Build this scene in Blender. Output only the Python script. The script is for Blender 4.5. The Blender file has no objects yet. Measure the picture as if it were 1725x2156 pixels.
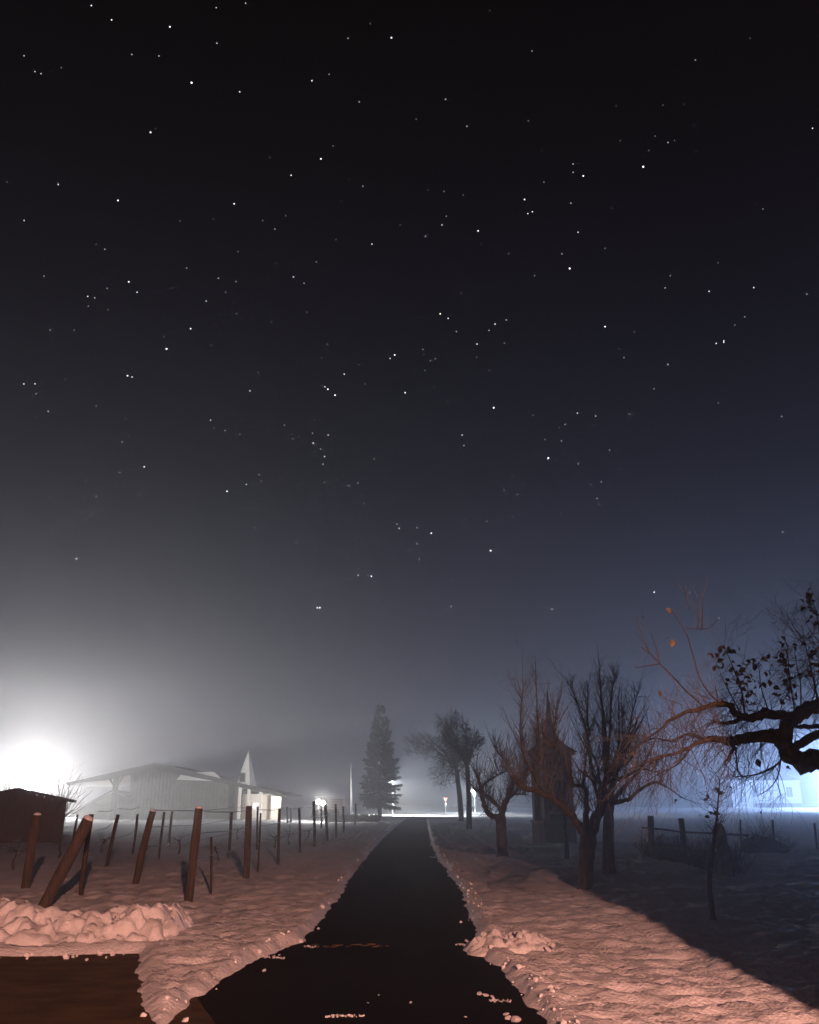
import bpy, bmesh, math, random
import numpy as np
from mathutils import Vector, Matrix, Quaternion

# ------------------------------------------------------------------ camera, sky, exposure, lamps
sc = bpy.context.scene
COL = sc.collection
F, CX, CY = 1869.0, 862.5, 1078.0          # focal length and centre in units of a 1725 x 2156 picture
PITCH = math.atan((1690.0 - CY) / F)
EYE = 1.65
cam_d = bpy.data.cameras.new('camera')
cam = bpy.data.objects.new('camera', cam_d)
COL.objects.link(cam)
cam.location = (0, 0, EYE)
cam.rotation_euler = (math.pi / 2 + PITCH, 0, 0)
cam_d.sensor_fit = 'VERTICAL'
cam_d.sensor_height = 30.0
cam_d.lens = F / 2156.0 * 30.0
cam_d.clip_start = 0.05
cam_d.clip_end = 9000
sc.camera = cam

sc.view_settings.view_transform = 'Standard'
sc.view_settings.look = 'None'
sc.view_settings.gamma = 1
sc.view_settings.use_curve_mapping = False
EXPO = 4.0
sc.view_settings.exposure = EXPO
K = 2.0 ** -EXPO

sc.render.engine = 'CYCLES'
sc.cycles.use_denoising = True
sc.cycles.volume_bounces = 1
sc.cycles.max_bounces = 6
sc.cycles.diffuse_bounces = 3
sc.cycles.glossy_bounces = 2
sc.cycles.sample_clamp_indirect = 4.0

world = bpy.data.worlds.new('World')
sc.world = world
world.use_nodes = True
wn, wl = world.node_tree.nodes, world.node_tree.links
wn.clear()
wo = wn.new('ShaderNodeOutputWorld')
sky = wn.new('ShaderNodeTexSky')
sky.sky_type = 'NISHITA'
sky.sun_disc = False
sky.sun_elevation = math.radians(1.0)
sky.sun_rotation = math.radians(160)
bg1 = wn.new('ShaderNodeBackground')
wl.new(sky.outputs[0], bg1.inputs[0])
bg1.inputs[1].default_value = 0.00006
# night airglow and light pollution: brighter towards the horizon all round
tc = wn.new('ShaderNodeTexCoord')
sep = wn.new('ShaderNodeSeparateXYZ')
wl.new(tc.outputs['Generated'], sep.inputs[0])
ramp = wn.new('ShaderNodeValToRGB')
cr = ramp.color_ramp
stops = [(0.0, (.080, .086, .125)), (.10, (.060, .065, .098)), (.17, (.040, .043, .069)), (.25, (.0225, .0245, .043)),
         (.35, (.0100, .0110, .021)), (.50, (.0034, .0038, .0088)), (.62, (.0009, .0010, .0028)), (.75, (.0001, .0001, .0006)), (1.0, (.0001, .0001, .0005))]
while len(cr.elements) < len(stops):
    cr.elements.new(0.5)
for e, (p, c) in zip(cr.elements, stops):
    e.position = p
    e.color = (*c, 1)
wl.new(sep.outputs[2], ramp.inputs[0])
bg2 = wn.new('ShaderNodeBackground')
wl.new(ramp.outputs[0], bg2.inputs[0])
bg2.inputs[1].default_value = K * .62
add = wn.new('ShaderNodeAddShader')
wl.new(bg1.outputs[0], add.inputs[0])
wl.new(bg2.outputs[0], add.inputs[1])
wl.new(add.outputs[0], wo.inputs[0])


def ray(u, v):
    xc, yc = (u - CX) / F, (CY - v) / F
    c, s = math.cos(PITCH), math.sin(PITCH)
    return Vector((xc, c - yc * s, s + yc * c))


def gnd(u, v, z=0.0):
    d = ray(u, v)
    t = (z - EYE) / d.z
    return Vector((0, 0, EYE)) + d * t


def at(u, v, Y):
    d = ray(u, v)
    return Vector((0, 0, EYE)) + d * (Y / d.y)


def ppm(Y):                                   # picture units per metre across, near eye level at distance Y
    return F / (Y * math.cos(PITCH))


def lamp_light(name, loc, power, color, radius, parent=None):
    d = bpy.data.lights.new(name, 'POINT')
    d.energy = power
    d.color = color
    d.shadow_soft_size = radius
    o = bpy.data.objects.new(name, d)
    COL.objects.link(o)
    o.location = loc
    return o


WARM_POS = Vector((3.05, -10.0, 5.3))
FLOOD_POS = at(60, 1661, 102)
FIR_POS = at(820, 1645, 126)
BLUE_POS = at(1790, 1643, 185)
TWIN_POS = at(676, 1691, 84)
STREET_POS = at(993, 1665, 150)
PW = K * 39.5
# the warm wall lamp is hooded: it throws its light downwards only
def spot_light(name, loc, target, power, color, radius, angle, blend):
    d = bpy.data.lights.new(name, 'SPOT')
    d.energy = power
    d.color = color
    d.shadow_soft_size = radius
    d.spot_size = math.radians(angle)
    d.spot_blend = blend
    o = bpy.data.objects.new(name, d)
    COL.objects.link(o)
    o.location = loc
    o.rotation_mode = 'QUATERNION'
    o.rotation_quaternion = (Vector(target) - Vector(loc)).to_track_quat('-Z', 'Y')
    return o


spot_light('warm_light', WARM_POS, WARM_POS + Vector((-.12, .72, -.69)), 545 * PW, (1.0, .44, .315), .06, 85, .06)
spot_light('flood_light', FLOOD_POS + Vector((0, -.25, 0)), FLOOD_POS + Vector((.68, -.74, .22)), 1280 * PW, (1.0, .97, .95), .10, 160, .25)
spot_light('white_light', FIR_POS + Vector((0, -.2, 0)), FIR_POS + Vector((1.0, -.35, -.06)), 420 * PW, (.80, .92, 1.0), .12, 140, .4)
lamp_light('blue_light', BLUE_POS, 4300 * PW, (.36, .54, 1.0), .15)
lamp_light('globe_light', TWIN_POS + Vector((0, -.4, .2)), 36 * PW, (1.0, .96, .93), .1)
spot_light('twin_light', TWIN_POS + Vector((0, .35, .1)), (TWIN_POS.x - 7, TWIN_POS.y + 9, 3.4), 125 * PW, (1.0, .96, .93), .08, 84, .5)
spot_light('road_light', FIR_POS + Vector((.1, -.25, -.05)), FIR_POS + Vector((2.2, .6, -4)), 620 * PW, (1.0, .97, .90), .1, 155, .2)
lamp_light('street_light', STREET_POS + Vector((0, -.2, -.25)), 70 * PW, (.8, .9, 1.0), .08)
# ------------------------------------------------------------------ helpers
RND = random.Random(7)


def noise2(x, y, seed=0):
    x = np.asarray(x, float); y = np.asarray(y, float)
    ix = np.floor(x).astype(np.int64); iy = np.floor(y).astype(np.int64)
    fx = x - ix; fy = y - iy
    fx = fx * fx * (3 - 2 * fx); fy = fy * fy * (3 - 2 * fy)

    def h(a, b):
        n = (a * 374761393 + b * 668265263 + seed * 974634777) & 0xffffffff
        n = ((n ^ (n >> 13)) * 1274126177) & 0xffffffff
        n = ((n ^ (n >> 16)) * 2246822519) & 0xffffffff
        return ((n ^ (n >> 15)) & 0xffff) / 65535.0
    a, b, c, d = h(ix, iy), h(ix + 1, iy), h(ix, iy + 1), h(ix + 1, iy + 1)
    return (a * (1 - fx) + b * fx) * (1 - fy) + (c * (1 - fx) + d * fx) * fy


def fbm(x, y, seed=0, o=4):
    s, a = 0, .5
    for i in range(o):
        s = s + a * (noise2(x, y, seed + i) - .5)
        x = x * 2.03 + 3.1; y = y * 2.03 + 1.7; a *= .5
    return s


def sstep(a, b, x):
    t = np.clip((x - a) / (b - a), 0, 1)
    return t * t * (3 - 2 * t)


def material(name, c1, c2=None, scale=6.0, rough=.8, bump=0.0, bscale=30.0, spec=.25, stretch=(1, 1, 1), metal=0.0):
    m = bpy.data.materials.new(name)
    m.use_nodes = True
    n, l = m.node_tree.nodes, m.node_tree.links
    b = n['Principled BSDF']
    b.inputs['Roughness'].default_value = rough
    b.inputs['Specular IOR Level'].default_value = spec
    b.inputs['Metallic'].default_value = metal
    tcn = n.new('ShaderNodeTexCoord')
    mp = n.new('ShaderNodeMapping')
    mp.inputs['Scale'].default_value = stretch
    l.new(tcn.outputs['Object'], mp.inputs[0])
    if c2 is None:
        c2 = tuple(x * .7 for x in c1)
    nt = n.new('ShaderNodeTexNoise')
    nt.inputs['Scale'].default_value = scale
    nt.inputs['Detail'].default_value = 6
    l.new(mp.outputs[0], nt.inputs['Vector'])
    r = n.new('ShaderNodeValToRGB')
    r.color_ramp.elements[0].position = .32
    r.color_ramp.elements[1].position = .68
    r.color_ramp.elements[0].color = (*c1, 1)
    r.color_ramp.elements[1].color = (*c2, 1)
    l.new(nt.outputs[0], r.inputs[0])
    l.new(r.outputs[0], b.inputs['Base Color'])
    if bump:
        nb = n.new('ShaderNodeTexNoise')
        nb.inputs['Scale'].default_value = bscale
        nb.inputs['Detail'].default_value = 5
        l.new(mp.outputs[0], nb.inputs['Vector'])
        bp = n.new('ShaderNodeBump')
        bp.inputs['Strength'].default_value = bump
        bp.inputs['Distance'].default_value = .02
        l.new(nb.outputs[0], bp.inputs['Height'])
        l.new(bp.outputs[0], b.inputs['Normal'])
    return m


def emitter(name, color, strength):
    m = bpy.data.materials.new(name)
    m.use_nodes = True
    n = m.node_tree.nodes
    n.clear()
    o = n.new('ShaderNodeOutputMaterial')
    e = n.new('ShaderNodeEmission')
    e.inputs[0].default_value = (*color, 1)
    e.inputs[1].default_value = strength
    m.node_tree.links.new(e.outputs[0], o.inputs[0])
    m.cycles.emission_sampling = 'NONE'
    return m


M = dict(
    snow=material('snow', (.84, .85, .88), (.72, .73, .76), 3.0, .7, 1.0, 34, .2),
    snowlump=material('packed_snow', (.86, .86, .88), (.76, .76, .78), 9, .7, .6, 40, .2),
    asphalt=material('asphalt', (.004, .0037, .0036), (.012, .0095, .0075), 1.1, .85, .6, 70, .06, (1, .35, 1)),
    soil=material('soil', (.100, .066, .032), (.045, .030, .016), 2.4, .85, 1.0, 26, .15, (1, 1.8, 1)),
    bark=material('bark', (.105, .082, .066), (.050, .040, .034), 14, .9, .9, 60, .1, (1, 1, .35)),
    bark_moss=material('mossy_bark', (.085, .066, .040), (.042, .033, .022), 12, .9, .9, 60, .1),
    bark_far=material('far_bark', (.055, .048, .042), (.035, .030, .027), 9, .9, .5, 30, .1),
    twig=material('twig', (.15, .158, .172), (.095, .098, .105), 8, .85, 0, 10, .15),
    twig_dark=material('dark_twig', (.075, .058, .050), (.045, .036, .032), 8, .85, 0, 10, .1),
    needle=material('needles', (.030, .040, .024), (.055, .062, .040), 3, .8, 0, 10, .15),
    leaf=material('dry_leaf', (.30, .215, .105), (.17, .115, .06), 7, .7, 0, 10, .2),
    leaf_dark=material('withered_leaf', (.13, .10, .085), (.07, .058, .05), 7, .7, 0, 10, .2),
    wood=material('weathered_wood', (.135, .100, .078), (.045, .034, .027), 9, .85, 1.0, 30, .15, (5, 5, .25)),
    wood_dark=material('dark_wood', (.075, .055, .043), (.042, .032, .026), 10, .85, .6, 45, .15, (3, 3, .3)),
    board=material('shed_board', (.13, .105, .088), (.08, .065, .056), 6, .85, .4, 30, .15, (2, 2, .3)),
    roof_dark=material('dark_roofing', (.055, .050, .046), (.035, .032, .03), 5, .8, .4, 30, .2),
    roof=material('roofing', (.085, .078, .074), (.055, .05, .048), 4, .8, .4, 25, .2),
    plaster=material('plaster', (.15, .138, .128), (.105, .097, .09), 2, .9, .2, 20, .15),
    white=material('white_paint', (.80, .79, .77), (.70, .69, .67), 3, .6, .1, 20, .3),
    shrine=material('shrine_plaster', (.20, .125, .085), (.12, .075, .052), 4, .9, .5, 25, .1),
    shrine_base=material('shrine_stone', (.085, .048, .036), (.055, .032, .026), 5, .9, .7, 18, .1),
    shrine_roof=material('shrine_shingle', (.17, .085, .055), (.095, .05, .035), 9, .85, .6, 30, .1),
    facade=material('blue_white_facade', (.72, .73, .76), (.64, .65, .68), 1, .9, .1, 10, .15),
    dormer_side=material('shaded_dormer_white', (.36, .36, .37), (.26, .26, .27), 3, .8, .2, 20, .2),  # side of the white dormer, greyed so its shade sits in the colour
    glass=material('window_glass', (.06, .07, .08), (.045, .05, .06), 2, .15, 0, 10, .5),
    metal=material('grey_metal', (.35, .35, .36), (.25, .25, .26), 5, .45, .1, 30, .5, metal=.6),
    black=material('black_metal', (.02, .02, .02), (.015, .015, .015), 5, .5, 0, 10, .4),
    red=material('red_sign_paint', (.55, .05, .04), (.45, .04, .03), 5, .5, 0, 10, .4),
    brown_wall=material('brown_boards', (.36, .24, .18), (.25, .16, .12), 6, .85, .3, 30, .15, (3, 3, .4)),
    hedge=material('hedge_leaves', (.040, .036, .026), (.026, .024, .018), 6, .8, 0, 10, .15),
)


def link(name, me, m=None, parent=None, loc=None):
    o = bpy.data.objects.new(name, me)
    COL.objects.link(o)
    if m is not None and me is not None and not me.materials:
        me.materials.append(m)
    if parent is not None:
        o.parent = parent
    if loc is not None:
        o.location = loc
    return o


class MB:
    """collects shapes into one mesh; coordinates relative to org"""
    def __init__(self, org=(0, 0, 0)):
        self.v = []; self.f = []; self.o = Vector(org)

    def add(self, vs, fs):
        k = len(self.v)
        self.v.extend([tuple(Vector(p) - self.o) for p in vs])
        self.f.extend([tuple(i + k for i in f) for f in fs])

    def tube(self, pts, radii, n=6, cap=True, knob=0.0, rng=None):
        pts = [Vector(p) for p in pts]
        rings = []
        vs = []
        prev = None
        for i, p in enumerate(pts):
            t = (pts[min(i + 1, len(pts) - 1)] - pts[max(i - 1, 0)])
            if t.length < 1e-6:
                t = Vector((0, 0, 1))
            t.normalize()
            if prev is None:
                a = t.cross(Vector((0, 1, 0.13)))
                if a.length < 1e-3:
                    a = t.cross(Vector((1, 0, 0)))
                a.normalize()
            else:
                a = prev - t * prev.dot(t)
                a.normalize()
            prev = a
            b = t.cross(a)
            r = radii[i]
            for k in range(n):
                w = 2 * math.pi * k / n
                rr = r * (1 + (rng.uniform(-knob, knob) if rng and knob else 0))
                vs.append(p + a * (math.cos(w) * rr) + b * (math.sin(w) * rr))
        fs = []
        for i in range(len(pts) - 1):
            for k in range(n):
                k2 = (k + 1) % n
                fs.append((i * n + k, i * n + k2, (i + 1) * n + k2, (i + 1) * n + k))
        if cap:
            fs.append(tuple(range(n - 1, -1, -1)))
            fs.append(tuple(range((len(pts) - 1) * n, len(pts) * n)))
        self.add(vs, fs)

    def box(self, c, s, rz=0.0):
        c = Vector(c); hx, hy, hz = s[0] / 2, s[1] / 2, s[2] / 2
        R = Matrix.Rotation(rz, 3, 'Z')
        vs = [c + R @ Vector((x * hx, y * hy, z * hz)) for z in (-1, 1) for y in (-1, 1) for x in (-1, 1)]
        self.add(vs, [(0, 2, 3, 1), (4, 5, 7, 6), (0, 1, 5, 4), (2, 6, 7, 3), (0, 4, 6, 2), (1, 3, 7, 5)])

    def prism(self, poly, d0, d1):
        """polygon (list of Vector) extruded from offset d0 to d1 (Vectors)"""
        n = len(poly)
        vs = [Vector(p) + Vector(d0) for p in poly] + [Vector(p) + Vector(d1) for p in poly]
        fs = [tuple(range(n))[::-1], tuple(range(n, 2 * n))] + [(i, (i + 1) % n, n + (i + 1) % n, n + i) for i in range(n)]
        self.add(vs, fs)

    def build(self, name, m, parent=None, smooth=True, loc=None):
        me = bpy.data.meshes.new(name)
        me.from_pydata(self.v, [], self.f)
        if smooth:
            me.polygons.foreach_set('use_smooth', [True] * len(me.polygons))
        me.update()
        o = link(name, me, m, parent)
        if parent is None or loc is not None:
            o.location = self.o if loc is None else loc
        return o


def tag(o, label=None, cat=None, group=None, kind=None):
    if label: o['label'] = label
    if cat: o['category'] = cat
    if group: o['group'] = group
    if kind: o['kind'] = kind
    return o


def thing(name, loc, label, cat, group=None, rz=0.0):
    o = bpy.data.objects.new(name, None)
    COL.objects.link(o)
    o.location = loc
    o.rotation_euler = (0, 0, rz)
    return tag(o, label, cat, group)


def smooth_path(pts, k=4):
    """Catmull-Rom through Vectors"""
    P = [pts[0]] + list(pts) + [pts[-1]]
    out = []
    for i in range(1, len(P) - 2):
        for j in range(k):
            t = j / k
            a, b, c, d = P[i - 1], P[i], P[i + 1], P[i + 2]
            out.append(.5 * ((2 * b) + (c - a) * t + (2 * a - 5 * b + 4 * c - d) * t * t + (3 * b - a - 3 * c + d) * t ** 3))
    out.append(P[-2].copy())
    return out


def rvec(rng):
    while True:
        v = Vector((rng.uniform(-1, 1), rng.uniform(-1, 1), rng.uniform(-1, 1)))
        if .1 < v.length < 1:
            return v.normalized()


def twig(mb, p, d, L, r, rng, gen=2, bend=Vector((0, 0, .3)), wob=.25, n=3, kids=(2, 4), spread=.7, shrink=.55, tips=None):
    """a wandering tapered twig with side twigs"""
    segs = max(3, min(7, int(L / .12)))
    d = d.normalized()
    pts, rad = [p.copy()], [r]
    q = p.copy()
    for i in range(segs):
        d = (d + rvec(rng) * wob + bend * (1.0 / segs)).normalized()
        q = q + d * (L / segs)
        pts.append(q.copy())
        rad.append(max(r * (1 - .75 * (i + 1) / segs), .0012))
    mb.tube(pts, rad, n, cap=False)
    if tips is not None:
        tips.append((pts[-1].copy(), d.copy()))
    if gen > 0:
        for _ in range(rng.randint(*kids)):
            i = rng.randint(1, segs - 1)
            t = (pts[i + 1] - pts[i]).normalized()
            side = rvec(rng)
            side = (side - t * side.dot(t)).normalized()
            dd = (t * (1 - spread * .6) + side * spread).normalized()
            twig(mb, pts[i], dd, L * shrink * rng.uniform(.6, 1.15), rad[i] * .65, rng, gen - 1, bend, wob, n, kids, spread, shrink, tips)


# ------------------------------------------------------------------ haze: one closed box of thin even air
def make_haze():
    x0, x1, y0, y1, z0, z1 = -330, 330, -60, 520, -1.6, 13.3
    b = MB()
    b.box(((x0 + x1) / 2, (y0 + y1) / 2, (z0 + z1) / 2), (x1 - x0, y1 - y0, z1 - z0))
    m = bpy.data.materials.new('haze_air')
    m.use_nodes = True
    n = m.node_tree.nodes
    n.clear()
    out = n.new('ShaderNodeOutputMaterial')
    pv = n.new('ShaderNodeVolumePrincipled')
    pv.inputs['Color'].default_value = (.93, .94, .96, 1)
    pv.inputs['Density'].default_value = HAZE
    pv.inputs['Anisotropy'].default_value = HAZE_G
    pv.inputs['Density Attribute'].default_value = ''
    m.node_tree.links.new(pv.outputs[0], out.inputs['Volume'])
    m.cycles.homogeneous_volume = True
    o = b.build('haze', m, smooth=False)
    tag(o, 'thin night mist glowing around the lamps', kind='stuff')


HAZE, HAZE_G = .0039, .70
make_haze()

# ------------------------------------------------------------------ stars: parts of the sky, far outside the haze
STARS = {
 (0, 0): "578,35,2 706,125,2 1074,169,3 1552,20,1 1367,48,1 1371,273,1 153,352,1 834,344,1 1005,353,1 222,452,1 260,465,1 388,427,0 1211,522,4 1515,580,2 952,836,3 983,813,0 1705,994,1 45,1149,0 369,1165,2 746,1266,3 1480,1287,3 153,1393,2 1136,1396,1 1349,1386,1 1660,1393,1 609,1543,0 663,1574,1 1503,1589,1 1180,1692,1 278,1745,1 1381,1757,1 1491,1778,1 814,1780,3 678,1822,1 867,1846,2 555,1872,2 599,1881,1 1083,1821,0 1426,1846,1 1303,1902,2 560,1934,0 682,1956,0 1496,1980,1 1716,2033,1 317,2085,1 470,2085,1 1205,2076,3 1035,2128,0",
 (1, 0): "1369,67,0 615,149,0 475,242,1 748,238,3 1635,322,1 355,470,1 246,510,2 545,643,1 1090,627,2 905,753,1 1225,798,1 1614,763,1 988,889,0 1700,950,0 303,1003,3 115,1107,2 380,922,0 478,1137,0 568,1177,1 980,1198,0 1082,1208,1 1711,1151,1 1201,1232,0 1589,1260,3 1610,1349,2 1639,1337,2 433,1270,0 80,1361,1 1096,1366,1 1067,1421,2 805,1422,0 1296,1458,3 963,1492,1 1317,1542,0 1489,1601,1 12,1447,1 397,1514,0 625,1542,2 274,1654,1 129,1749,2 197,1790,1 1653,1741,1 1190,1852,1 1057,1982,3 1107,2011,2 1403,2047,2 1474,2021,1 213,1972,1 950,2000,0 1159,2094,1 1365,2087,1",
 (2, 0): "1290,242,0 943,378,1 444,669,0 737,664,0 870,660,0 934,793,0 1683,810,2 468,888,1 690,860,0 770,900,1 812,888,0 650,951,0 950,956,0 171,1036,1 171,1088,1 614,1053,4 235,1111,3 157,1283,1 414,1312,0 1325,1292,0 1370,1320,0 202,1467,2 100,1603,1 373,1569,1 1085,1660,1 149,1696,4 785,1742,1 752,1818,1 1030,1840,2 1312,1816,2 1647,1858,1 1255,2001,1 1192,2053,0 373,2063,3 558,2096,1 1123,2153,2",
 (0, 1): "1053,47,4 1336,25,1 806,217,3 835,225,2 151,269,2 222,268,2 414,240,1 228,331,1 306,443,2 609,408,1 225,480,0 797,490,0 1632,197,1 1579,313,2 1331,498,2 1423,563,1 1516,587,1 1353,549,0 815,602,0 771,635,1 912,792,3 757,828,1 543,883,0 1638,843,1 1652,883,1 1557,904,2 1435,947,3 319,979,1 609,980,1 580,1098,1 1610,1178,1 793,1303,0 484,1373,3 1400,2075,0",
 (1, 1): "344,20,1 307,103,0 1289,17,2 1463,12,1 947,51,1 769,86,3 740,108,2 995,122,1 1026,110,1 1286,100,0 543,148,0 451,207,2 960,184,0 1367,184,1 328,287,2 347,302,3 392,340,3 308,280,0 582,270,0 835,324,3 1103,381,1 1394,419,4 1642,467,1 72,529,1 250,580,1 349,592,2 254,642,2 124,617,1 1195,592,2 1206,658,1 301,680,1 326,727,2 316,776,1 640,743,1 838,719,0 1718,620,1 62,867,0 323,892,1 481,911,1 536,895,1 1297,930,0 1516,854,0 1460,938,1 1546,966,1 575,1023,1 319,1036,0 546,1115,0 783,1154,1 797,1181,2 910,1177,1 1213,1126,1 1351,1136,1 1514,1107,1 1000,1212,3 910,1279,1 144,1269,1 924,1374,1 1375,1322,4 538,1477,2 622,1484,3 1136,1512,1 654,1643,1 280,1682,3 296,1682,3 1125,1676,2 91,1750,1 1282,1850,0 490,2110,0 75,2246,2",
 (2, 1): "462,46,0 135,100,0 491,103,1 1075,13,2 1122,6,2 769,146,2 682,300,1 1088,389,1 198,453,2 313,472,2 526,460,1 1489,475,2 120,525,1 85,545,0 97,629,1 14,737,4 204,772,2 401,687,1 976,765,0 349,887,1 322,993,1 336,1030,0 95,1090,0 880,1183,1 1495,1204,2 290,1318,0 683,1585,3 36,1692,2 1092,1749,1 1158,1851,1 908,1588,1 1019,1935,1"}
STAR_R = [1.15, 1.35, 1.6, 2.05, 2.5]
STAR_E = [.9, 1.6, 2.6, 3.4, 4.2]


def make_stars():
    root = thing('sky', (0, 0, 0), None, None)
    root['kind'] = 'structure'
    meshes = []
    for lv in range(5):
        bm = bmesh.new()
        bmesh.ops.create_icosphere(bm, subdivisions=1, radius=STAR_R[lv])
        me = bpy.data.meshes.new('star')
        bm.to_mesh(me); bm.free()
        fam = []
        for tint in ((.93, .95, 1.0), (.78, .87, 1.0), (1.0, .90, .78)):
            m2 = me.copy()
            m2.materials.append(emitter('starlight', tint, STAR_E[lv] * K))
            fam.append(m2)
        meshes.append(fam)
    for (i, j), txt in STARS.items():
        for s in txt.split():
            a, b, lv = s.split(',')
            u, v = i * 575 + float(a) / 3, j * 718.7 + float(b) / 3
            d = ray(u, v).normalized()
            link('star', meshes[int(lv)][(0, 1, 0, 2, 0, 1)[(int(float(a)) * 7 + int(float(b))) % 6]], None, root, Vector((0, 0, EYE)) + d * 3000)


make_stars()

# ------------------------------------------------------------------ ground
DROAD_L = [(360, 2156), (420, 2100), (480, 2058), (560, 2012), (632, 1985), (668, 1950), (700, 1908), (735, 1855), (770, 1808), (800, 1772), (822, 1752), (842, 1735), (856, 1724)]
DROAD_R = [(1150, 2156), (1108, 2100), (1066, 2055), (1022, 2018), (1004, 1992), (1000, 1965), (988, 1920), (970, 1880), (944, 1840), (922, 1808), (908, 1776), (902, 1750), (900, 1735), (898, 1724)]
DDRIVE = [(345, 2190), (318, 2156), (300, 2112), (288, 2078), (280, 2042), (286, 2012), (298, 1994)]


def edge(tbl):
    P = [gnd(*p) for p in tbl]
    ys = np.array([p.y for p in P]); xs = np.array([p.x for p in P])
    o = np.argsort(ys)
    return ys[o], xs[o]


RLy, RLx = edge(DROAD_L)
RRy, RRx = edge(DROAD_R)
DRy, DRx = edge(DDRIVE)
ROAD_END = float(RLy[-1])


def road_left(y):
    e = np.interp(y, RLy, RLx)
    return np.where(y < RLy[0], RLx[0] - (RLy[0] - y) * .45, e)


def road_right(y):
    e = np.interp(y, RRy, RRx)
    return np.where(y < RRy[0], RRx[0] + (RRy[0] - y) * .05, e)


DRIVE_Y = 11.15


def snow_inside(X, Y):
    """distance into the snow (positive) from the swept road and the driveway"""
    j = .10 * fbm(X * 3.1, Y * 2.2, 11, 3) * 2 + .05 * fbm(X * 11, Y * 9, 15, 2) * 2
    dr = np.maximum(road_left(Y) - X, X - road_right(Y))
    dr = np.where(Y > ROAD_END, np.maximum(dr, (Y - ROAD_END) * .6), dr)  # past the road's end bright snow stands in for lamp glare on wet asphalt
    drive_edge = np.interp(Y, DRy, DRx)
    ddv = np.maximum(Y - DRIVE_Y - .12 * np.sin(X * 1.7), X - drive_edge)
    ddv = np.where((X > road_right(Y)), 9.0, ddv)
    d = np.minimum(dr, ddv)
    d = np.where(Y < 5.2 + .3 * np.sin(X * 1.3), np.minimum(d, Y - 5.2 - .3 * np.sin(X * 1.3)), d)      # no snow here: unseen dark paving added to cut light bounced under the lamp
    return d + j, dr + j


def snow_height(X, Y):
    d, dr = snow_inside(X, Y)
    far = np.clip((Y - 60) / 60, 0, 1)
    base = .075 * sstep(0, .16, d) - .06 * (1 - sstep(-.10, .02, d))
    # windrow along the road edge
    ridge = np.exp(-((dr - .17) / .15) ** 2) * sstep(.0, .1, d)
    lump = .5 + 1.6 * fbm(X * 5.5, Y * 4.0, 31, 3)
    base = base + ridge * .045 * np.clip(lump + .7 * fbm(X * 16, Y * 14, 33, 3), .05, 1.7) * sstep(5, 9, Y)
    inner = sstep(.02, .35, d)
    dim = fbm(X * 2.4, Y * 3.6, 3, 4) * .075 + fbm(X * 4.6, Y * 9.0, 5, 4) * .085 + np.abs(fbm(X * 9, Y * 15, 41, 3)) * .03
    crust = np.abs(fbm(X * 2.6, Y * 6.5, 71, 4)) * -.22
    base = base + inner * (dim + crust) * (1 - .6 * far)
    base = base + inner * fbm(X * .35, Y * .35, 8, 3) * .16
    # the far field rolls gently and ends in a low snow bank along the crossing road
    base = base + far * fbm(X * .05, Y * .05, 9, 3) * .25
    bank = np.exp(-((Y - 182 - 5 * fbm(X * .03, Y * 0, 12, 2)) / 6) ** 2)
    base = base + bank * (.75 + .5 * fbm(X * .12, Y * .05, 13, 3))
    return base


def grid_axis(fine0, fine1, step, lim0, lim1, g):
    a = list(np.arange(fine0, fine1, step))
    s = step; x = a[-1]
    while x < lim1:
        s *= g; x += s; a.append(x)
    s = step; x = a[0]; b = []
    while x > lim0:
        s *= g; x -= s; b.append(x)
    return np.array(b[::-1] + a)


def sheet(name, xs, ys, fz, m, smooth=True):
    X, Y = np.meshgrid(xs, ys)
    Z = fz(X, Y)
    nx, ny = len(xs), len(ys)
    co = np.stack([X, Y, Z], -1).reshape(-1, 3).astype(np.float32)
    i = np.arange((ny - 1) * (nx - 1)); r = i // (nx - 1); c = i % (nx - 1)
    a = r * nx + c
    q = np.stack([a, a + 1, a + nx + 1, a + nx], -1).astype(np.int32)
    me = bpy.data.meshes.new(name)
    me.vertices.add(len(co)); me.vertices.foreach_set('co', co.ravel())
    me.loops.add(q.size); me.loops.foreach_set('vertex_index', q.ravel())
    me.polygons.add(len(q))
    me.polygons.foreach_set('loop_start', np.arange(len(q), dtype=np.int32) * 4)
    me.polygons.foreach_set('loop_total', np.full(len(q), 4, np.int32))
    if smooth:
        me.polygons.foreach_set('use_smooth', np.ones(len(q), bool))
    me.update(calc_edges=True)
    return link(name, me, m)


xs = grid_axis(-6.5, 7.0, .05, -480, 480, 1.075)
yl = [-70, -45, -28, -16, -8, -3, 0, 2, 3.5, 4.6, 5.4, 6.0]
y = 6.4
while y < 640:
    yl.append(y)
    y += .045 * max(1, y / 8) ** 1.35
snow = sheet('snow_field', xs, np.array(yl), snow_height, M['snow'])
tag(snow, kind='structure')


def strip(name, ysamp, fl, fr, z, m, nx=9):
    mb = MB()
    vs, fs = [], []
    for yv in ysamp:
        l, r = float(fl(yv)), float(fr(yv))
        for k in range(nx):
            vs.append((l + (r - l) * k / (nx - 1), yv, z))
    for i in range(len(ysamp) - 1):
        for k in range(nx - 1):
            a = i * nx + k
            fs.append((a, a + 1, a + nx + 1, a + nx))
    mb.add(vs, fs)
    return tag(mb.build(name, m), kind='structure')


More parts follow.
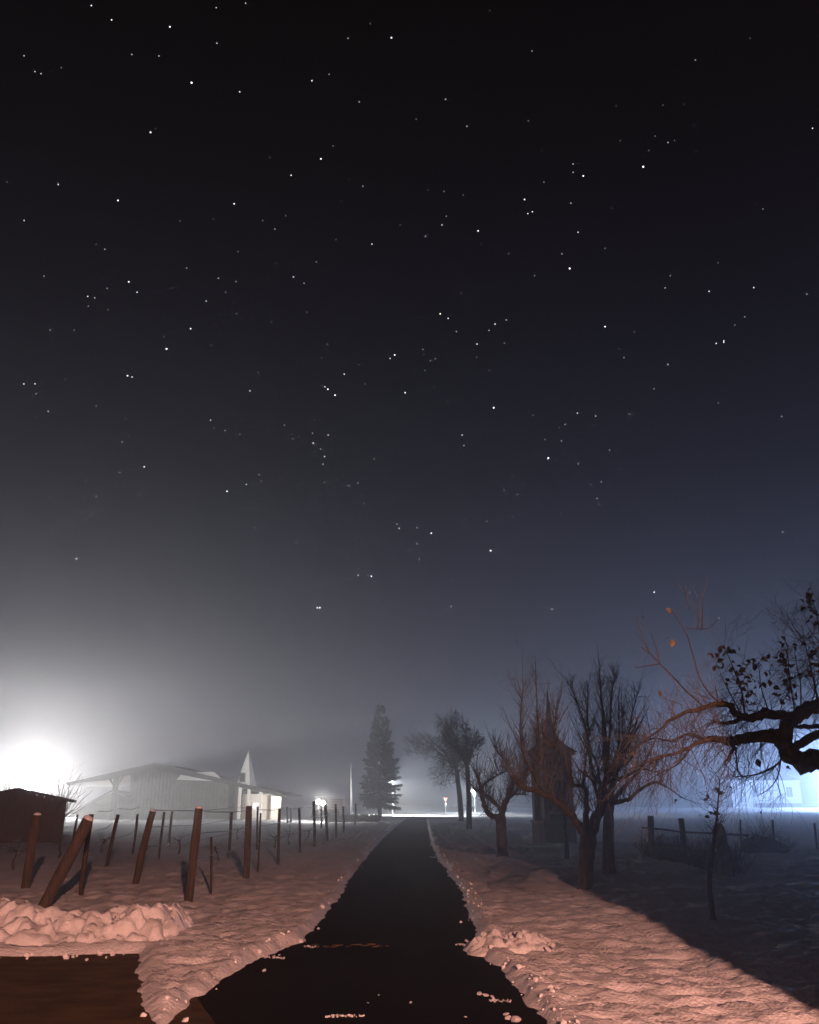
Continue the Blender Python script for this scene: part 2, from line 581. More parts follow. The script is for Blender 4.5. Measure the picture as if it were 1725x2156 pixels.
rys = list(np.concatenate([np.arange(-20, 6, 2), np.arange(6, 30, .6), np.arange(30, ROAD_END + 4, 3)]))
strip('road', rys, lambda v: road_left(np.array(v)) - .35, lambda v: road_right(np.array(v)) + .35, 0.0, M['asphalt'])
strip('added_yard', [-45, -30, -20, -10, 0, 6.2], lambda v: -40, lambda v: 40, -.004, M['asphalt'], 5)  # unseen dark paving, added so lamplight does not bounce into the haze
strip('driveway', list(np.arange(-12, 11.9, .6)), lambda v: -22, lambda v: np.interp(v, DRy, DRx) + .5, .004, M['soil'], 13)


# ------------------------------------------------------------------ snow lumps and the ploughed snow bank
def lump_mesh(seed, sub=2):
    rng = random.Random(seed)
    bm = bmesh.new()
    bmesh.ops.create_icosphere(bm, subdivisions=sub, radius=1.0)
    cuts = [(rvec(rng), rng.uniform(.5, .85)) for _ in range(7)]
    for v in bm.verts:
        p = v.co.copy()
        for n, c in cuts:
            e = p.dot(n) - c
            if e > 0:
                p -= n * e * .9
        p += rvec(rng) * .03
        v.co = p
    me = bpy.data.meshes.new('snow_lump')
    bm.to_mesh(me); bm.free()
    me.materials.append(M['snowlump'])
    return me


LUMPS = [lump_mesh(s) for s in range(7)]


def put_lump(rng, loc, size, parent=None, flat=.75):
    o = link('snow_lump', rng.choice(LUMPS), None, parent, loc)
    o.scale = (size * rng.uniform(.8, 1.3), size * rng.uniform(.8, 1.2), size * flat * rng.uniform(.75, 1.15))
    o.rotation_euler = (rng.uniform(-.5, .5), rng.uniform(-.5, .5), rng.uniform(0, 6.28))
    return o


def snow_bank(name, x0, x1, yc, hw, hh, label, nl, seed, cell=.26, taper=.5, ls=1.0):
    rng = random.Random(seed)
    org = Vector(((x0 + x1) / 2, yc, 0))
    xs_ = np.arange(x0 - .3, x1 + .3, .035); ys_ = np.arange(yc - hw * 1.25, yc + hw * 1.25, .035)
    pts = np.array([(rng.uniform(x0, x1), rng.uniform(yc - hw, yc + hw), rng.uniform(.4, 1.0)) for _ in range(int((x1 - x0) * hw * 2 / (cell * cell) * 1.2))])

    def prof(X, Y):
        tx = np.minimum(sstep(x0 - .2, x0 + taper, X), 1 - sstep(x1 - taper, x1 + .15, X))
        ty = np.clip(1 - ((Y - yc + .25 * fbm(X * .9, Y * 0, seed, 2)) / hw) ** 2, 0, 1) ** .75
        top = .72 + .75 * fbm(X * .75 + 4, Y * .3, seed + 3, 3)
        return tx * ty * hh * np.clip(top, .35, 1.5)

    def h(X, Y):
        base = prof(X, Y)
        bump = np.zeros_like(X)
        for k_, (px_, py_, s) in enumerate(pts):
            r = cell * (.30 + 1.0 * s * s)
            a1, a2 = (k_ * 2.399) % 6.283, (k_ * 1.117) % 6.283
            dx, dy = X - px_, Y - py_
            q = np.maximum(np.abs(dx * math.cos(a1) + dy * math.sin(a1)), np.abs(-dx * math.sin(a1) + dy * math.cos(a1)) * 1.25)
            q = .5 * q + .5 * np.sqrt(dx * dx + dy * dy)
            top_ = r * .55 + (dx * math.cos(a2) + dy * math.sin(a2)) * .55
            bump = np.maximum(bump, np.clip((1 - q / r) * 3.2, 0, 1) * np.clip(top_, 0, 9))
        e = sstep(.0, .5, base / hh)
        return base * .85 + bump * e * 1.1 - .035 + (fbm(X * 8, Y * 8, seed + 5, 4) * .09 - np.abs(fbm(X * 5, Y * 5, seed + 7, 3)) * .16) * e - .04 * (1 - sstep(0, .06, base))
    o = sheet(name, xs_ - org.x, ys_ - org.y, lambda X, Y: h(X + org.x, Y + org.y), M['snowlump'])
    o.location = org
    tag(o, label, 'snow bank')
    for _ in range(nl):
        X, Y = rng.uniform(x0 + .1, x1 - .05), yc + rng.triangular(-hw, hw, 0) * .95
        z = float(prof(np.array([X]), np.array([Y]))[0])
        s = rng.uniform(.03, .085) if rng.random() < .85 else rng.uniform(.09, .15)
        s *= ls
        put_lump(rng, Vector((X, Y, z * .85 + .02)) - org, s, o)
    return o


BANK = snow_bank('snow_bank', -8.8, -2.85, 12.45, 1.1, .46, 'long heap of ploughed snow chunks at the far edge of the brown driveway', 150, 5, .17, .35)
p = gnd(1020, 1998)
snow_bank('snow_heap', p.x - .22, p.x + .85, p.y - .05, .55, .24, 'small heap of snow chunks at the bend of the right road edge', 34, 9, .075, .3, .55)

# crumbs thrown up along both road edges: too many to count
def crumbs():
    rng = random.Random(21)
    bm = bmesh.new()
    base = []
    for me in LUMPS[:4]:
        b2 = bmesh.new()
        bmesh.ops.create_icosphere(b2, subdivisions=1, radius=1)
        for v in b2.verts:
            v.co += rvec(rng) * .3
        base.append(([v.co.copy() for v in b2.verts], [[w.index for w in f.verts] for f in b2.faces]))
        b2.free()
    mb = MB()
    for _ in range(320):
        yv = 7.2 + (rng.random() ** 1.7) * 45
        side = rng.random() < .62
        e = float((road_right if side else road_left)(np.array(yv)))
        off = rng.gauss(.13, .09)
        x = e + off if side else e - off
        if not side and yv < 7.9:
            continue
        z = float(snow_height(np.array([x]), np.array([yv]))[0])
        z = max(z, .0)
        s = .008 + .027 * rng.random() ** 2.5
        V_, F_ = rng.choice(base)
        R = Matrix.Rotation(rng.uniform(0, 6), 3, rvec(rng))
        mb.add([R @ (v * s) + Vector((x, yv, z + s * .15)) for v in V_], F_)
    for _ in range(120):         # debris at the rim of the driveway
        X = rng.uniform(-7, -3.2); Y = DRIVE_Y + rng.gauss(0, .16)
        s = .008 + .03 * rng.random() ** 2.5
        V_, F_ = rng.choice(base)
        R = Matrix.Rotation(rng.uniform(0, 6), 3, rvec(rng))
        mb.add([R @ (v * s) + Vector((X, Y, .01 + s * .4)) for v in V_], F_)
    tag(mb.build('snow_crumbs', M['snowlump'], smooth=False), 'loose crumbs of snow along the swept road edges', kind='stuff')


crumbs()
rl = random.Random(4)
for (u, v, s) in [(983, 1983, 0.031), (1010, 2094, 0.028), (1023, 2097, 0.028), (1038, 2103, 0.031), (1066, 2138, 0.031), (1072, 2146, 0.031), (1087, 2150, 0.056),
                  (980, 2142, 0.014), (865, 2112, 0.014), (798, 2096, 0.012), (775, 2112, 0.011), (556, 2046, 0.031)]:
    p = gnd(u, v)
    o = put_lump(rl, Vector((p.x, p.y, s * .3)), s, None, .5)
    tag(o, 'small lump of snow lying loose on the black road', 'snow lump', 'snow lumps scattered on the road')


def snow_patch(u0, u1, v, w, label, seed, m='snowlump', name='snow_patch'):
    rng = random.Random(seed)
    a, b = gnd(u0, v), gnd(u1, v)
    mb = MB(((a.x + b.x) / 2, a.y, 0))
    n = 18
    for k in range(n):
        f = (k + rng.uniform(-.4, .4)) / (n - 1)
        x = a.x + (b.x - a.x) * f; y = a.y + rng.gauss(0, w * .6)
        rx = abs(b.x - a.x) / n * rng.uniform(.3, 1.1); ry = w * rng.uniform(.15, .6)
        nv = 9
        top = []
        for q in range(nv):
            t = 2 * math.pi * q / nv
            e = rng.uniform(.55, 1.2)
            top.append(Vector((x + math.cos(t) * rx * e, y + math.sin(t) * ry * e, 0)))
        mb.prism(top, (0, 0, .001), (0, 0, rng.uniform(.006, .016)))
    tag(mb.build(name, M[m], smooth=False), label, name.replace('_', ' '))


snow_patch(532, 598, 2016, .10, 'thin streak of snow left on the road below the left bend', 1)
snow_patch(1030, 1076, 2108, .05, 'thin ribbon of snow reaching into the road from the right edge', 2)
snow_patch(640, 665, 1994, .06, 'scrap of snow on the road under the left bend', 4)
snow_patch(960, 985, 1990, .05, 'scrap of snow on the road by the small snow heap', 5)
snow_patch(905, 925, 1805, .12, 'pale scrap of snow on the road near its far right edge', 6)
snow_patch(655, 815, 1992, .10, 'brown light reflection painted across the road below the bend', 7, 'soil', 'painted_reflection')  # brown light reflected by the asphalt, laid down as a soil-coloured patch
snow_patch(690, 765, 2141, .035, 'thin icy streak lying across the near road', 3)

# ------------------------------------------------------------------ posts of the vineyard
def wood_post(u0, v0, u1, v1, w, label, m='wood', cap=False, group='vineyard posts left of the road', name='wooden_post', lean=0.0):
    b = gnd(u0, v0, .03)
    t = at(u1, v1, b.y + lean)
    r = w / ppm(b.y) / 2
    rng = random.Random(int(u0 * 7 + v0))
    mb = MB(b)
    n = 10 if w > 9 else 6
    ax = (t - b)
    pts = [b - ax.normalized() * .15] + [b + ax * k / 6 for k in range(7)]
    bow = rvec(rng) * r * .3
    pts = [p + bow * math.sin(max(0, i - 1) / 6 * math.pi) for i, p in enumerate(pts)]
    mb.tube(pts, [r * 1.03 * rng.uniform(.95, 1.05) for _ in pts[:-1]] + [r * .96], n, knob=.07, rng=rng)
    o = mb.build(name, M[m])
    tag(o, label, 'post', group)
    if cap:
        c = MB(b)
        c.tube([t, t + ax.normalized() * r * .35, t + ax.normalized() * r * .6], [r * .98, r * .85, r * .35], n)
        c.build('snow_cap', M['snowlump'], o)
    return o


POSTS = [
 (53, 1873, 79, 1716, 17, 'snow-capped stout post standing before the dark shed wall', 'wood', True),
 (89, 1914, 186, 1725, 24, 'thickest post, leaning far to the right behind the snow bank', 'wood', True),
 (169, 1891, 193, 1714, 10, 'dark slim post half hidden by the thickest leaning post', 'wood_dark', False),
 (153, 1777, 164, 1715, 5, 'thin stake just right of the shed corner', 'wood_dark', False),
 (223, 1831, 249, 1715, 8, 'slim tilted post between the thickest leaning post and the canopy pillar', 'wood_dark', False),
 (280, 1797, 290, 1714, 5, 'thin stake right of the canopy pillar, left of a stout tilted post', 'wood_dark', False),
 (285, 1865, 322, 1708, 14, 'stout post tilted to the right, fourth stout one from the left edge', 'wood', True),
 (334, 1810, 346, 1710, 5, 'thin tilted stake directly right of the stout tilted post', 'wood_dark', False),
 (355, 1784, 363, 1709, 5, 'faint grey stake in the mist left of the tall stout post', 'wood_dark', False),
 (397, 1907, 419, 1702, 17, 'tall stout post with a pale snow cap at the right end of the snow bank', 'wood', True),
 (444, 1886, 445, 1762, 5, 'short thin stake close to the right of the tall stout post', 'wood_dark', False),
 (481.5, 1809, 487.5, 1709, 6, 'slim dark post left of the stout post in front of the white porch', 'wood_dark', False),
 (518, 1855, 524.5, 1697, 13, 'stout upright post in front of the white porch and dormer', 'wood', False),
 (541, 1793, 543, 1698, 4, 'very thin stake below the lit porch window', 'wood_dark', False),
 (543, 1840, 549, 1712, 4, 'thin stake with a hooked base just right of the stout porch post', 'wood_dark', False),
 (586, 1822, 589, 1702, 6, 'dark slim post in front of the yellow lit wall', 'wood_dark', False),
 (606, 1734, 605, 1698, 4, 'small far stake right of the yellow lit wall', 'wood_dark', False),
 (613, 1733, 612, 1702, 4, 'small far stake, second right of the yellow lit wall', 'wood_dark', False),
 (632, 1799, 630, 1701, 5, 'slim upright post before the bright snow strip', 'wood_dark', False),
 (662.5, 1784, 661, 1687, 6, 'slim post left of the pair of white lamps', 'wood_dark', False),
 (677, 1745, 677, 1702, 4, 'small far stake between the two posts by the white lamps', 'wood_dark', False),
 (689, 1772, 685, 1693, 6, 'slim post just right of the pair of white lamps', 'wood_dark', False),
 (708, 1767, 707, 1693, 4.5, 'thin post before the pink boarded shelter', 'wood_dark', False),
 (724, 1756, 723, 1698, 4, 'thin post at the right edge of the shelter', 'wood_dark', False),
 (748, 1738, 749, 1692, 4, 'last thin post of the row, right of the white flagpole', 'wood_dark', False),
]
for q in POSTS:
    wood_post(*q)
RPOSTS = [
 (1373, 1806, 1370, 1718, 13, 'first dark post of the overgrown fence, right of the old fruit trees'),
 (1440, 1814, 1434, 1723, 12, 'second dark post of the overgrown fence, in tangled vines'),
 (1562, 1798, 1559, 1726, 4, 'thin dark stake left of the dark mound'),
 (1632, 1790, 1627, 1726, 5, 'thin dark stake rising behind the dark mound'),
 (1722, 1790, 1715, 1733, 5, 'thin dark stake at the far right end of the fence'),
]
for a, b_, c, d, w, lab in RPOSTS:
    wood_post(a, b_, c, d, w, lab, 'wood_dark', False, 'fence posts right of the fruit trees')

def trellis(posts, label):
    P = [gnd(u, v) for u, v in posts]
    root = thing('trellis_wires', P[0], label, 'wire', 'trellis wires between the vineyard posts')
    for h in (.75, 1.15, 1.5):
        mb = MB(P[0])
        for a, c in zip(P[:-1], P[1:]):
            L = (c - a).length
            lean = Vector((.11 * h, 0, 0))
            mb.tube([a + lean + Vector((0, 0, h)), a.lerp(c, .5) + lean + Vector((0, 0, h - .006 * L)), c + lean * .4 + Vector((0, 0, h))], [.007] * 3, 4, cap=False)
        mb.build('wire', M['metal'], root)


trellis([(397, 1907), (518, 1855), (586, 1822), (632, 1799), (662.5, 1784), (689, 1772), (708, 1767), (724, 1756)], 'three sagging wires along the post row nearest the road')
trellis([(285, 1865), (481.5, 1809), (541, 1793)], 'three sagging wires along the second post row')
trellis([(169, 1891), (223, 1831), (280, 1797)], 'three sagging wires on the row by the thickest leaning post')
# withered vines among the posts
def vine(u, v, h, label, seed, grp='withered grapevines between the posts', sp=.5, n=7):
    rng = random.Random(seed)
    b = gnd(u, v, .03)
    root = thing('grape_vine', b, label, 'grapevine', grp)
    mb = MB(b)
    p = b - Vector((0, 0, .1)); pts = [p]
    for _ in range(5):
        p = p + Vector((rng.uniform(-.06, .06), rng.uniform(-.05, .05), h * .55 / 5 + .02))
        pts.append(p)
    mb.tube(pts, [.035, .03, .028, .025, .024, .02], 6, knob=.15, rng=rng)
    mb.build('trunk', M['bark'], root)
    mc = MB(b)
    for _ in range(n):
        twig(mc, pts[-1] - Vector((0, 0, rng.uniform(0, h * .2))), Vector((rng.uniform(-1, 1), rng.uniform(-.4, .4), rng.uniform(.0, .9))), sp * rng.uniform(.6, 1.3), .009, rng, 1, Vector((0, 0, -.3)), .3)
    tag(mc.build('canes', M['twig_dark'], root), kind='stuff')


VINES = [(215, 1800, .9, 'withered vine with brown canes right of the thickest leaning post'), (308, 1790, .8, 'withered vine left of the faint grey stake'),
         (372, 1800, .8, 'withered vine behind the tall stout post'), (458, 1818, .8, 'low withered vine between the short stake and a slim post'),
         (500, 1770, .9, 'withered vine before the porch'), (578, 1790, .9, 'withered vine left of the slim post by the yellow wall'),
         (612, 1780, .8, 'withered vine right of the yellow lit wall'), (647, 1770, .8, 'withered vine before the bright snow strip'), (120, 1810, 1.0, 'withered vine under the shed wall'),
         (28, 1835, .9, 'withered vine left of the snow-capped stout post')]
for i, (u, v, h, lab) in enumerate(VINES):
    vine(u, v, h, lab, 60 + i)


# ------------------------------------------------------------------ trees
def limb_path(Z, zpts, Y, dy):
    n = len(zpts)
    out = []
    for i, (zx, zy) in enumerate(zpts):
        u, v = Z(zx, zy)
        out.append(at(u, v, Y + dy * (i / max(1, n - 1)) ** 1.2))
    return out


def build_tree(name, base, label, cat, trunk, limbs, Z, sprouts, group=None, seed=1, mats=('bark', 'twig_dark'), leafs=None, wscale=1.0, extra=None, kind_mat_limb=None, trunk_dy=0.0):
    """trunk, limbs: (points in a picture crop, width at start, width at end, depth drift)"""
    rng = random.Random(seed)
    root = thing(name, base, label, cat, group)
    Y = base.y
    sc_ = ppm(Y)
    P = smooth_path(limb_path(Z, trunk[0], Y, trunk_dy), 3)
    mb = MB(base)
    n = len(P)
    ws = [trunk[1] + (trunk[2] - trunk[1]) * i / (n - 1) for i in range(n)]
    rad = [w * wscale / sc_ / 2 for w in ws]
    rad[0] *= 1.25
    ax = (P[-1] - P[-2]).normalized()
    mb.tube([P[0] - Vector((0, 0, .2))] + P + [P[-1] + ax * rad[-1] * .5, P[-1] + ax * rad[-1] * .85], [rad[0] * 1.1] + rad + [rad[-1] * .85, rad[-1] * .4], 10, knob=.10, rng=rng)
    mb.build('trunk', M[mats[0]], root)
    crown = MB(base)
    tips = []
    for L in limbs:
        zp, w0, w1, dy = L[:4]
        y0 = L[4] if len(L) > 4 else 0.0
        Pl = [p for p in limb_path(Z, zp, Y + y0, dy)]
        Pl = smooth_path(Pl, 4)
        n = len(Pl)
        rr = [(w0 + (w1 - w0) * i / (n - 1)) * wscale / sc_ / 2 for i in range(n)]
        wob = [rvec(rng) * rr[i] * .35 for i in range(n)]
        Pl = [p + (wob[i] if 0 < i < n - 1 else Vector()) for i, p in enumerate(Pl)]
        lm = MB(base)
        lm.tube(Pl, rr, 8 if w0 > 8 else 6, knob=.12, rng=rng)
        lm.build('limb', M[(L[5] if len(L) > 5 else mats[0])], root)
        sprouts(crown, Pl, rr, rng, tips, w0)
    if extra:
        extra(crown, rng, tips)
    tag(crown.build('twigs', M[mats[1]], root), kind='stuff')
    return root, tips, rng


LEAFS = []


def leaf_mesh(seed):
    rng = random.Random(seed)
    mb = MB()
    L, W = 1.0, .34
    vs = [(0, 0, 0)]
    prof = [(.2, .6), (.45, 1.0), (.7, .8), (.9, .35)]
    for t, w in prof:
        z = math.sin(t * 3) * .18 * rng.uniform(.5, 1.3)
        vs += [(t * L, -w * W, z + .12 * rng.uniform(.3, 1.5) * w), (t * L, 0, z), (t * L, w * W, z + .12 * rng.uniform(.3, 1.5) * w)]
    vs.append((L * 1.05, 0, .05))
    fs = [(0, 2, 1), (0, 3, 2)]
    for i in range(3):
        a = 1 + i * 3
        fs += [(a, a + 1, a + 4, a + 3), (a + 1, a + 2, a + 5, a + 4)]
    fs += [(10, 11, 13), (11, 12, 13)]
    mb.add(vs, fs)
    me = bpy.data.meshes.new('leaf')
    me.from_pydata(mb.v, [], mb.f)
    me.polygons.foreach_set('use_smooth', [True] * len(me.polygons))
    return me


LEAFS = [leaf_mesh(s) for s in range(4)]
LEAF_A = []
LEAF_B = []
for me in LEAFS:
    a = me.copy(); a.materials.append(M['leaf']); LEAF_A.append(a)
    b = me.copy(); b.materials.append(M['leaf_dark']); LEAF_B.append(b)


def put_leaf(root, p, size, rng, dark=False, d=None):
    o = link('leaf', rng.choice(LEAF_B if dark else LEAF_A), None, root, p - root.location)
    q = (d or rvec(rng)).to_track_quat('X', 'Z') @ Quaternion((1, 0, 0), rng.uniform(-1.3, 1.3))
    o.rotation_mode = 'QUATERNION'
    o.rotation_quaternion = q
    s = size * rng.uniform(.75, 1.2)
    o.scale = (s, s, s)
    return o


# --- the big old fruit tree right of the road
Z4 = lambda x, y: (1066.8 + x / 3.84, 1347.6 + y / 3.84)


def sprouts_up(top, dens, lo=.5, hi=1.5, r=.012, gen=2, down=.15, spread=.55):
    def f(mb, P, R, rng, tips, w0):
        tot = sum((P[i + 1] - P[i]).length for i in range(len(P) - 1))
        k = int(tot * dens)
        for _ in range(k):
            i = rng.randint(max(1, len(P) // 5), len(P) - 1)
            p = P[i]
            zleft = top - p.z
            if rng.random() < down:
                d = Vector((rng.uniform(-1, 1), rng.uniform(-1, 1), rng.uniform(-.5, .3)))
                L = rng.uniform(.25, .6); b = Vector((0, 0, -.25))
            else:
                d = Vector((rng.uniform(-.8, .8), rng.uniform(-.8, .8), rng.uniform(.4, 1.2)))
                L = min(rng.uniform(lo, hi), max(.3, zleft)); b = Vector((0, 0, .9))
            twig(mb, p, d, L, min(r * rng.uniform(.6, 1.3), R[i] * .7), rng, gen, b, .16, 3, (1, 3), spread, .5, tips)
        twig(mb, P[-1], P[-1] - P[-3], rng.uniform(.4, .9), R[-1] * .8, rng, gen, Vector((0, 0, .4)), .2, 3, (2, 4), spread, .55, tips)
    return f


T1 = gnd(1234, 1876)
limbs = [
 ([(665, 1620), (720, 1470), (790, 1330), (785, 1200), (835, 1060), (900, 920), (962, 838)], 24, 11, .5),
 ([(795, 1230), (800, 1050), (795, 820), (780, 600), (760, 400), (752, 228)], 13, 2.0, -.5),
 ([(735, 1150), (680, 1020), (662, 800), (655, 600), (658, 400)], 8, 2, .7),
 ([(650, 1600), (560, 1460), (430, 1330), (290, 1240), (130, 1180), (40, 1090)], 20, 8, -1.2),
 ([(655, 1590), (645, 1400), (650, 1290), (620, 1190), (540, 1170), (480, 1150)], 14, 6, .8),
 ([(540, 1190), (490, 1020), (430, 900), (330, 830), (280, 700)], 9, 3, -.6, .4),
 ([(790, 1300), (900, 1305), (980, 1290), (1060, 1230), (1180, 1150), (1290, 1185)], 11, 4, -.8),
 ([(830, 1150), (950, 1110), (1090, 1045), (1180, 1060)], 9, 3, 1.0),
 ([(845, 1085), (940, 1010), (1010, 940), (1032, 895)], 12, 7, -1.2),
 ([(960, 845), (1000, 700), (1015, 600), (1060, 430)], 6, 2, .4, .5),
 ([(820, 1000), (840, 700), (850, 420), (876, 285)], 7, 2, .9),
 ([(610, 1190), (650, 900), (650, 760), (590, 560), (515, 380)], 6, 2, .5, .3),
 ([(300, 1240), (200, 1050), (130, 900), (110, 700), (128, 430)], 6, 1.6, -.3, -.7),
 ([(400, 1310), (280, 1000), (255, 700), (235, 290)], 6, 1.6, .2, -.6),
 ([(700, 1540), (740, 1330), (700, 1150), (600, 1060)], 9, 4, -1.6),
 ([(420, 900), (390, 700), (415, 470)], 5, 1.5, .4, -.4),
 ([(900, 920), (910, 700), (905, 470)], 5, 1.5, -.4, .4),
]
build_tree('fruit_tree', T1, 'largest old bare fruit tree on the warm-lit snow right of the road', 'tree',
           ([(640, 2035), (640, 1900), (650, 1750), (662, 1600)], 30, 34), limbs, Z4, sprouts_up(at(1260, 1425, T1.y).z, 24.0, .3, 1.2, .009, spread=.8), seed=3, mats=('bark', 'twig'),
           group='bare fruit trees right of the road')

# --- the smaller tree farther along the road
Z3 = lambda x, y: (786 + x / 3.84, 1460 + y / 3.84)
T2 = gnd(1058, 1807)
limbs2 = [
 ([(1036, 1060), (1005, 1010), (930, 975), (892, 880), (872, 770), (838, 660)], 15, 6, -.5),
 ([(1036, 1000), (1030, 935), (950, 855), (870, 800), (815, 765)], 10, 6, .6),
 ([(1036, 1050), (1048, 955), (1080, 840), (1130, 735), (1200, 690), (1300, 560)], 17, 3, -.6),
 ([(1085, 830), (1160, 815), (1240, 820)], 6, 2, .8),
 ([(890, 740), (1000, 665), (1080, 630)], 5, 2, .6),
 ([(1130, 735), (1080, 560), (1010, 480), (965, 400)], 5, 1.5, .5, -.3),
 ([(1060, 880), (1200, 740), (1230, 560), (1195, 250)], 7, 1.5, .8),
 ([(1180, 700), (1300, 600), (1320, 380), (1330, 200)], 5, 1.5, -.4, -.3),
]
build_tree('fruit_tree', T2, 'smaller bare fruit tree with cut stubs, second along the road edge', 'tree',
           ([(1048, 1332), (1040, 1200), (1035, 1100), (1035, 1000)], 23, 20), limbs2, Z3, sprouts_up(at(1080, 1530, T2.y).z, 36.0, .3, 1.2, .012, spread=.8), seed=8, mats=('bark', 'twig'),
           group='bare fruit trees right of the road')

# --- dark trunk behind the big tree
T3 = gnd(1281, 1845)
limbs3 = [
 ([(835, 1350), (860, 1150), (930, 980), (1010, 800), (1100, 640)], 18, 3, .8),
 ([(830, 1340), (960, 1180), (1080, 1050), (1200, 820)], 12, 3, -.6),
 ([(835, 1400), (760, 1200), (730, 1000), (640, 860)], 10, 3, 1.2),
 ([(900, 1050), (940, 800), (930, 520)], 6, 2, -.6, .3),
]
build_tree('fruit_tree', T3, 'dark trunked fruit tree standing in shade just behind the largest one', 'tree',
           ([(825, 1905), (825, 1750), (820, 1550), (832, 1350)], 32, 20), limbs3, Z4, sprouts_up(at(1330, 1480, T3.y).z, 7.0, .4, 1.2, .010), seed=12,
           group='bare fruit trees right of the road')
T3b = gnd(1194, 1812)
build_tree('fruit_tree', T3b, 'slender fruit tree behind, between the brick-red shrine and the largest tree', 'tree',
           ([(487, 1785), (487, 1680), (480, 1560), (470, 1440)], 10, 7), [([(470, 1440), (420, 1300), (330, 1180)], 6, 2, .4), ([(470, 1440), (500, 1250), (520, 1060)], 6, 2, -.4), ([(470, 1400), (430, 1150), (380, 980)], 5, 2, .6)],
           Z4, sprouts_up(at(1190, 1570, T3b.y).z, 26.0, .4, 1.1, .013), seed=15, mats=('bark', 'twig'), group='bare fruit trees right of the road')

# --- the foreground tree whose boughs reach in from the right
Z5 = lambda x, y: (1319.5 + x / 4.255, 1207 + y / 4.255)
T0 = Vector((6.05, 10.4, 0))


def zinv(u, v):
    return ((u - 1319.5) * 4.255, (v - 1207) * 4.255)


def sprouts_front(mb, P, R, rng, tips, w0):
    tot = sum((P[i + 1] - P[i]).length for i in range(len(P) - 1))
    for _ in range(int(tot * 44)):
        i = rng.randint(2, len(P) - 1)
        if rng.random() < .62:
            d = Vector((rng.uniform(-1.0, .25), rng.uniform(-.7, .7), rng.uniform(-.7, .25)))
            L = rng.uniform(.22, .7); b = Vector((-.2, 0, -.65))
        else:
            d = Vector((rng.uniform(-.8, .5), rng.uniform(-.6, .6), rng.uniform(.3, 1)))
            L = rng.uniform(.2, .55); b = Vector((-.1, 0, .4))
        twig(mb, P[i], d, L, min(.0052 * rng.uniform(.6, 1.3), R[i] * .6), rng, 2, b, .28, 3, (1, 3), .7, .6, tips)


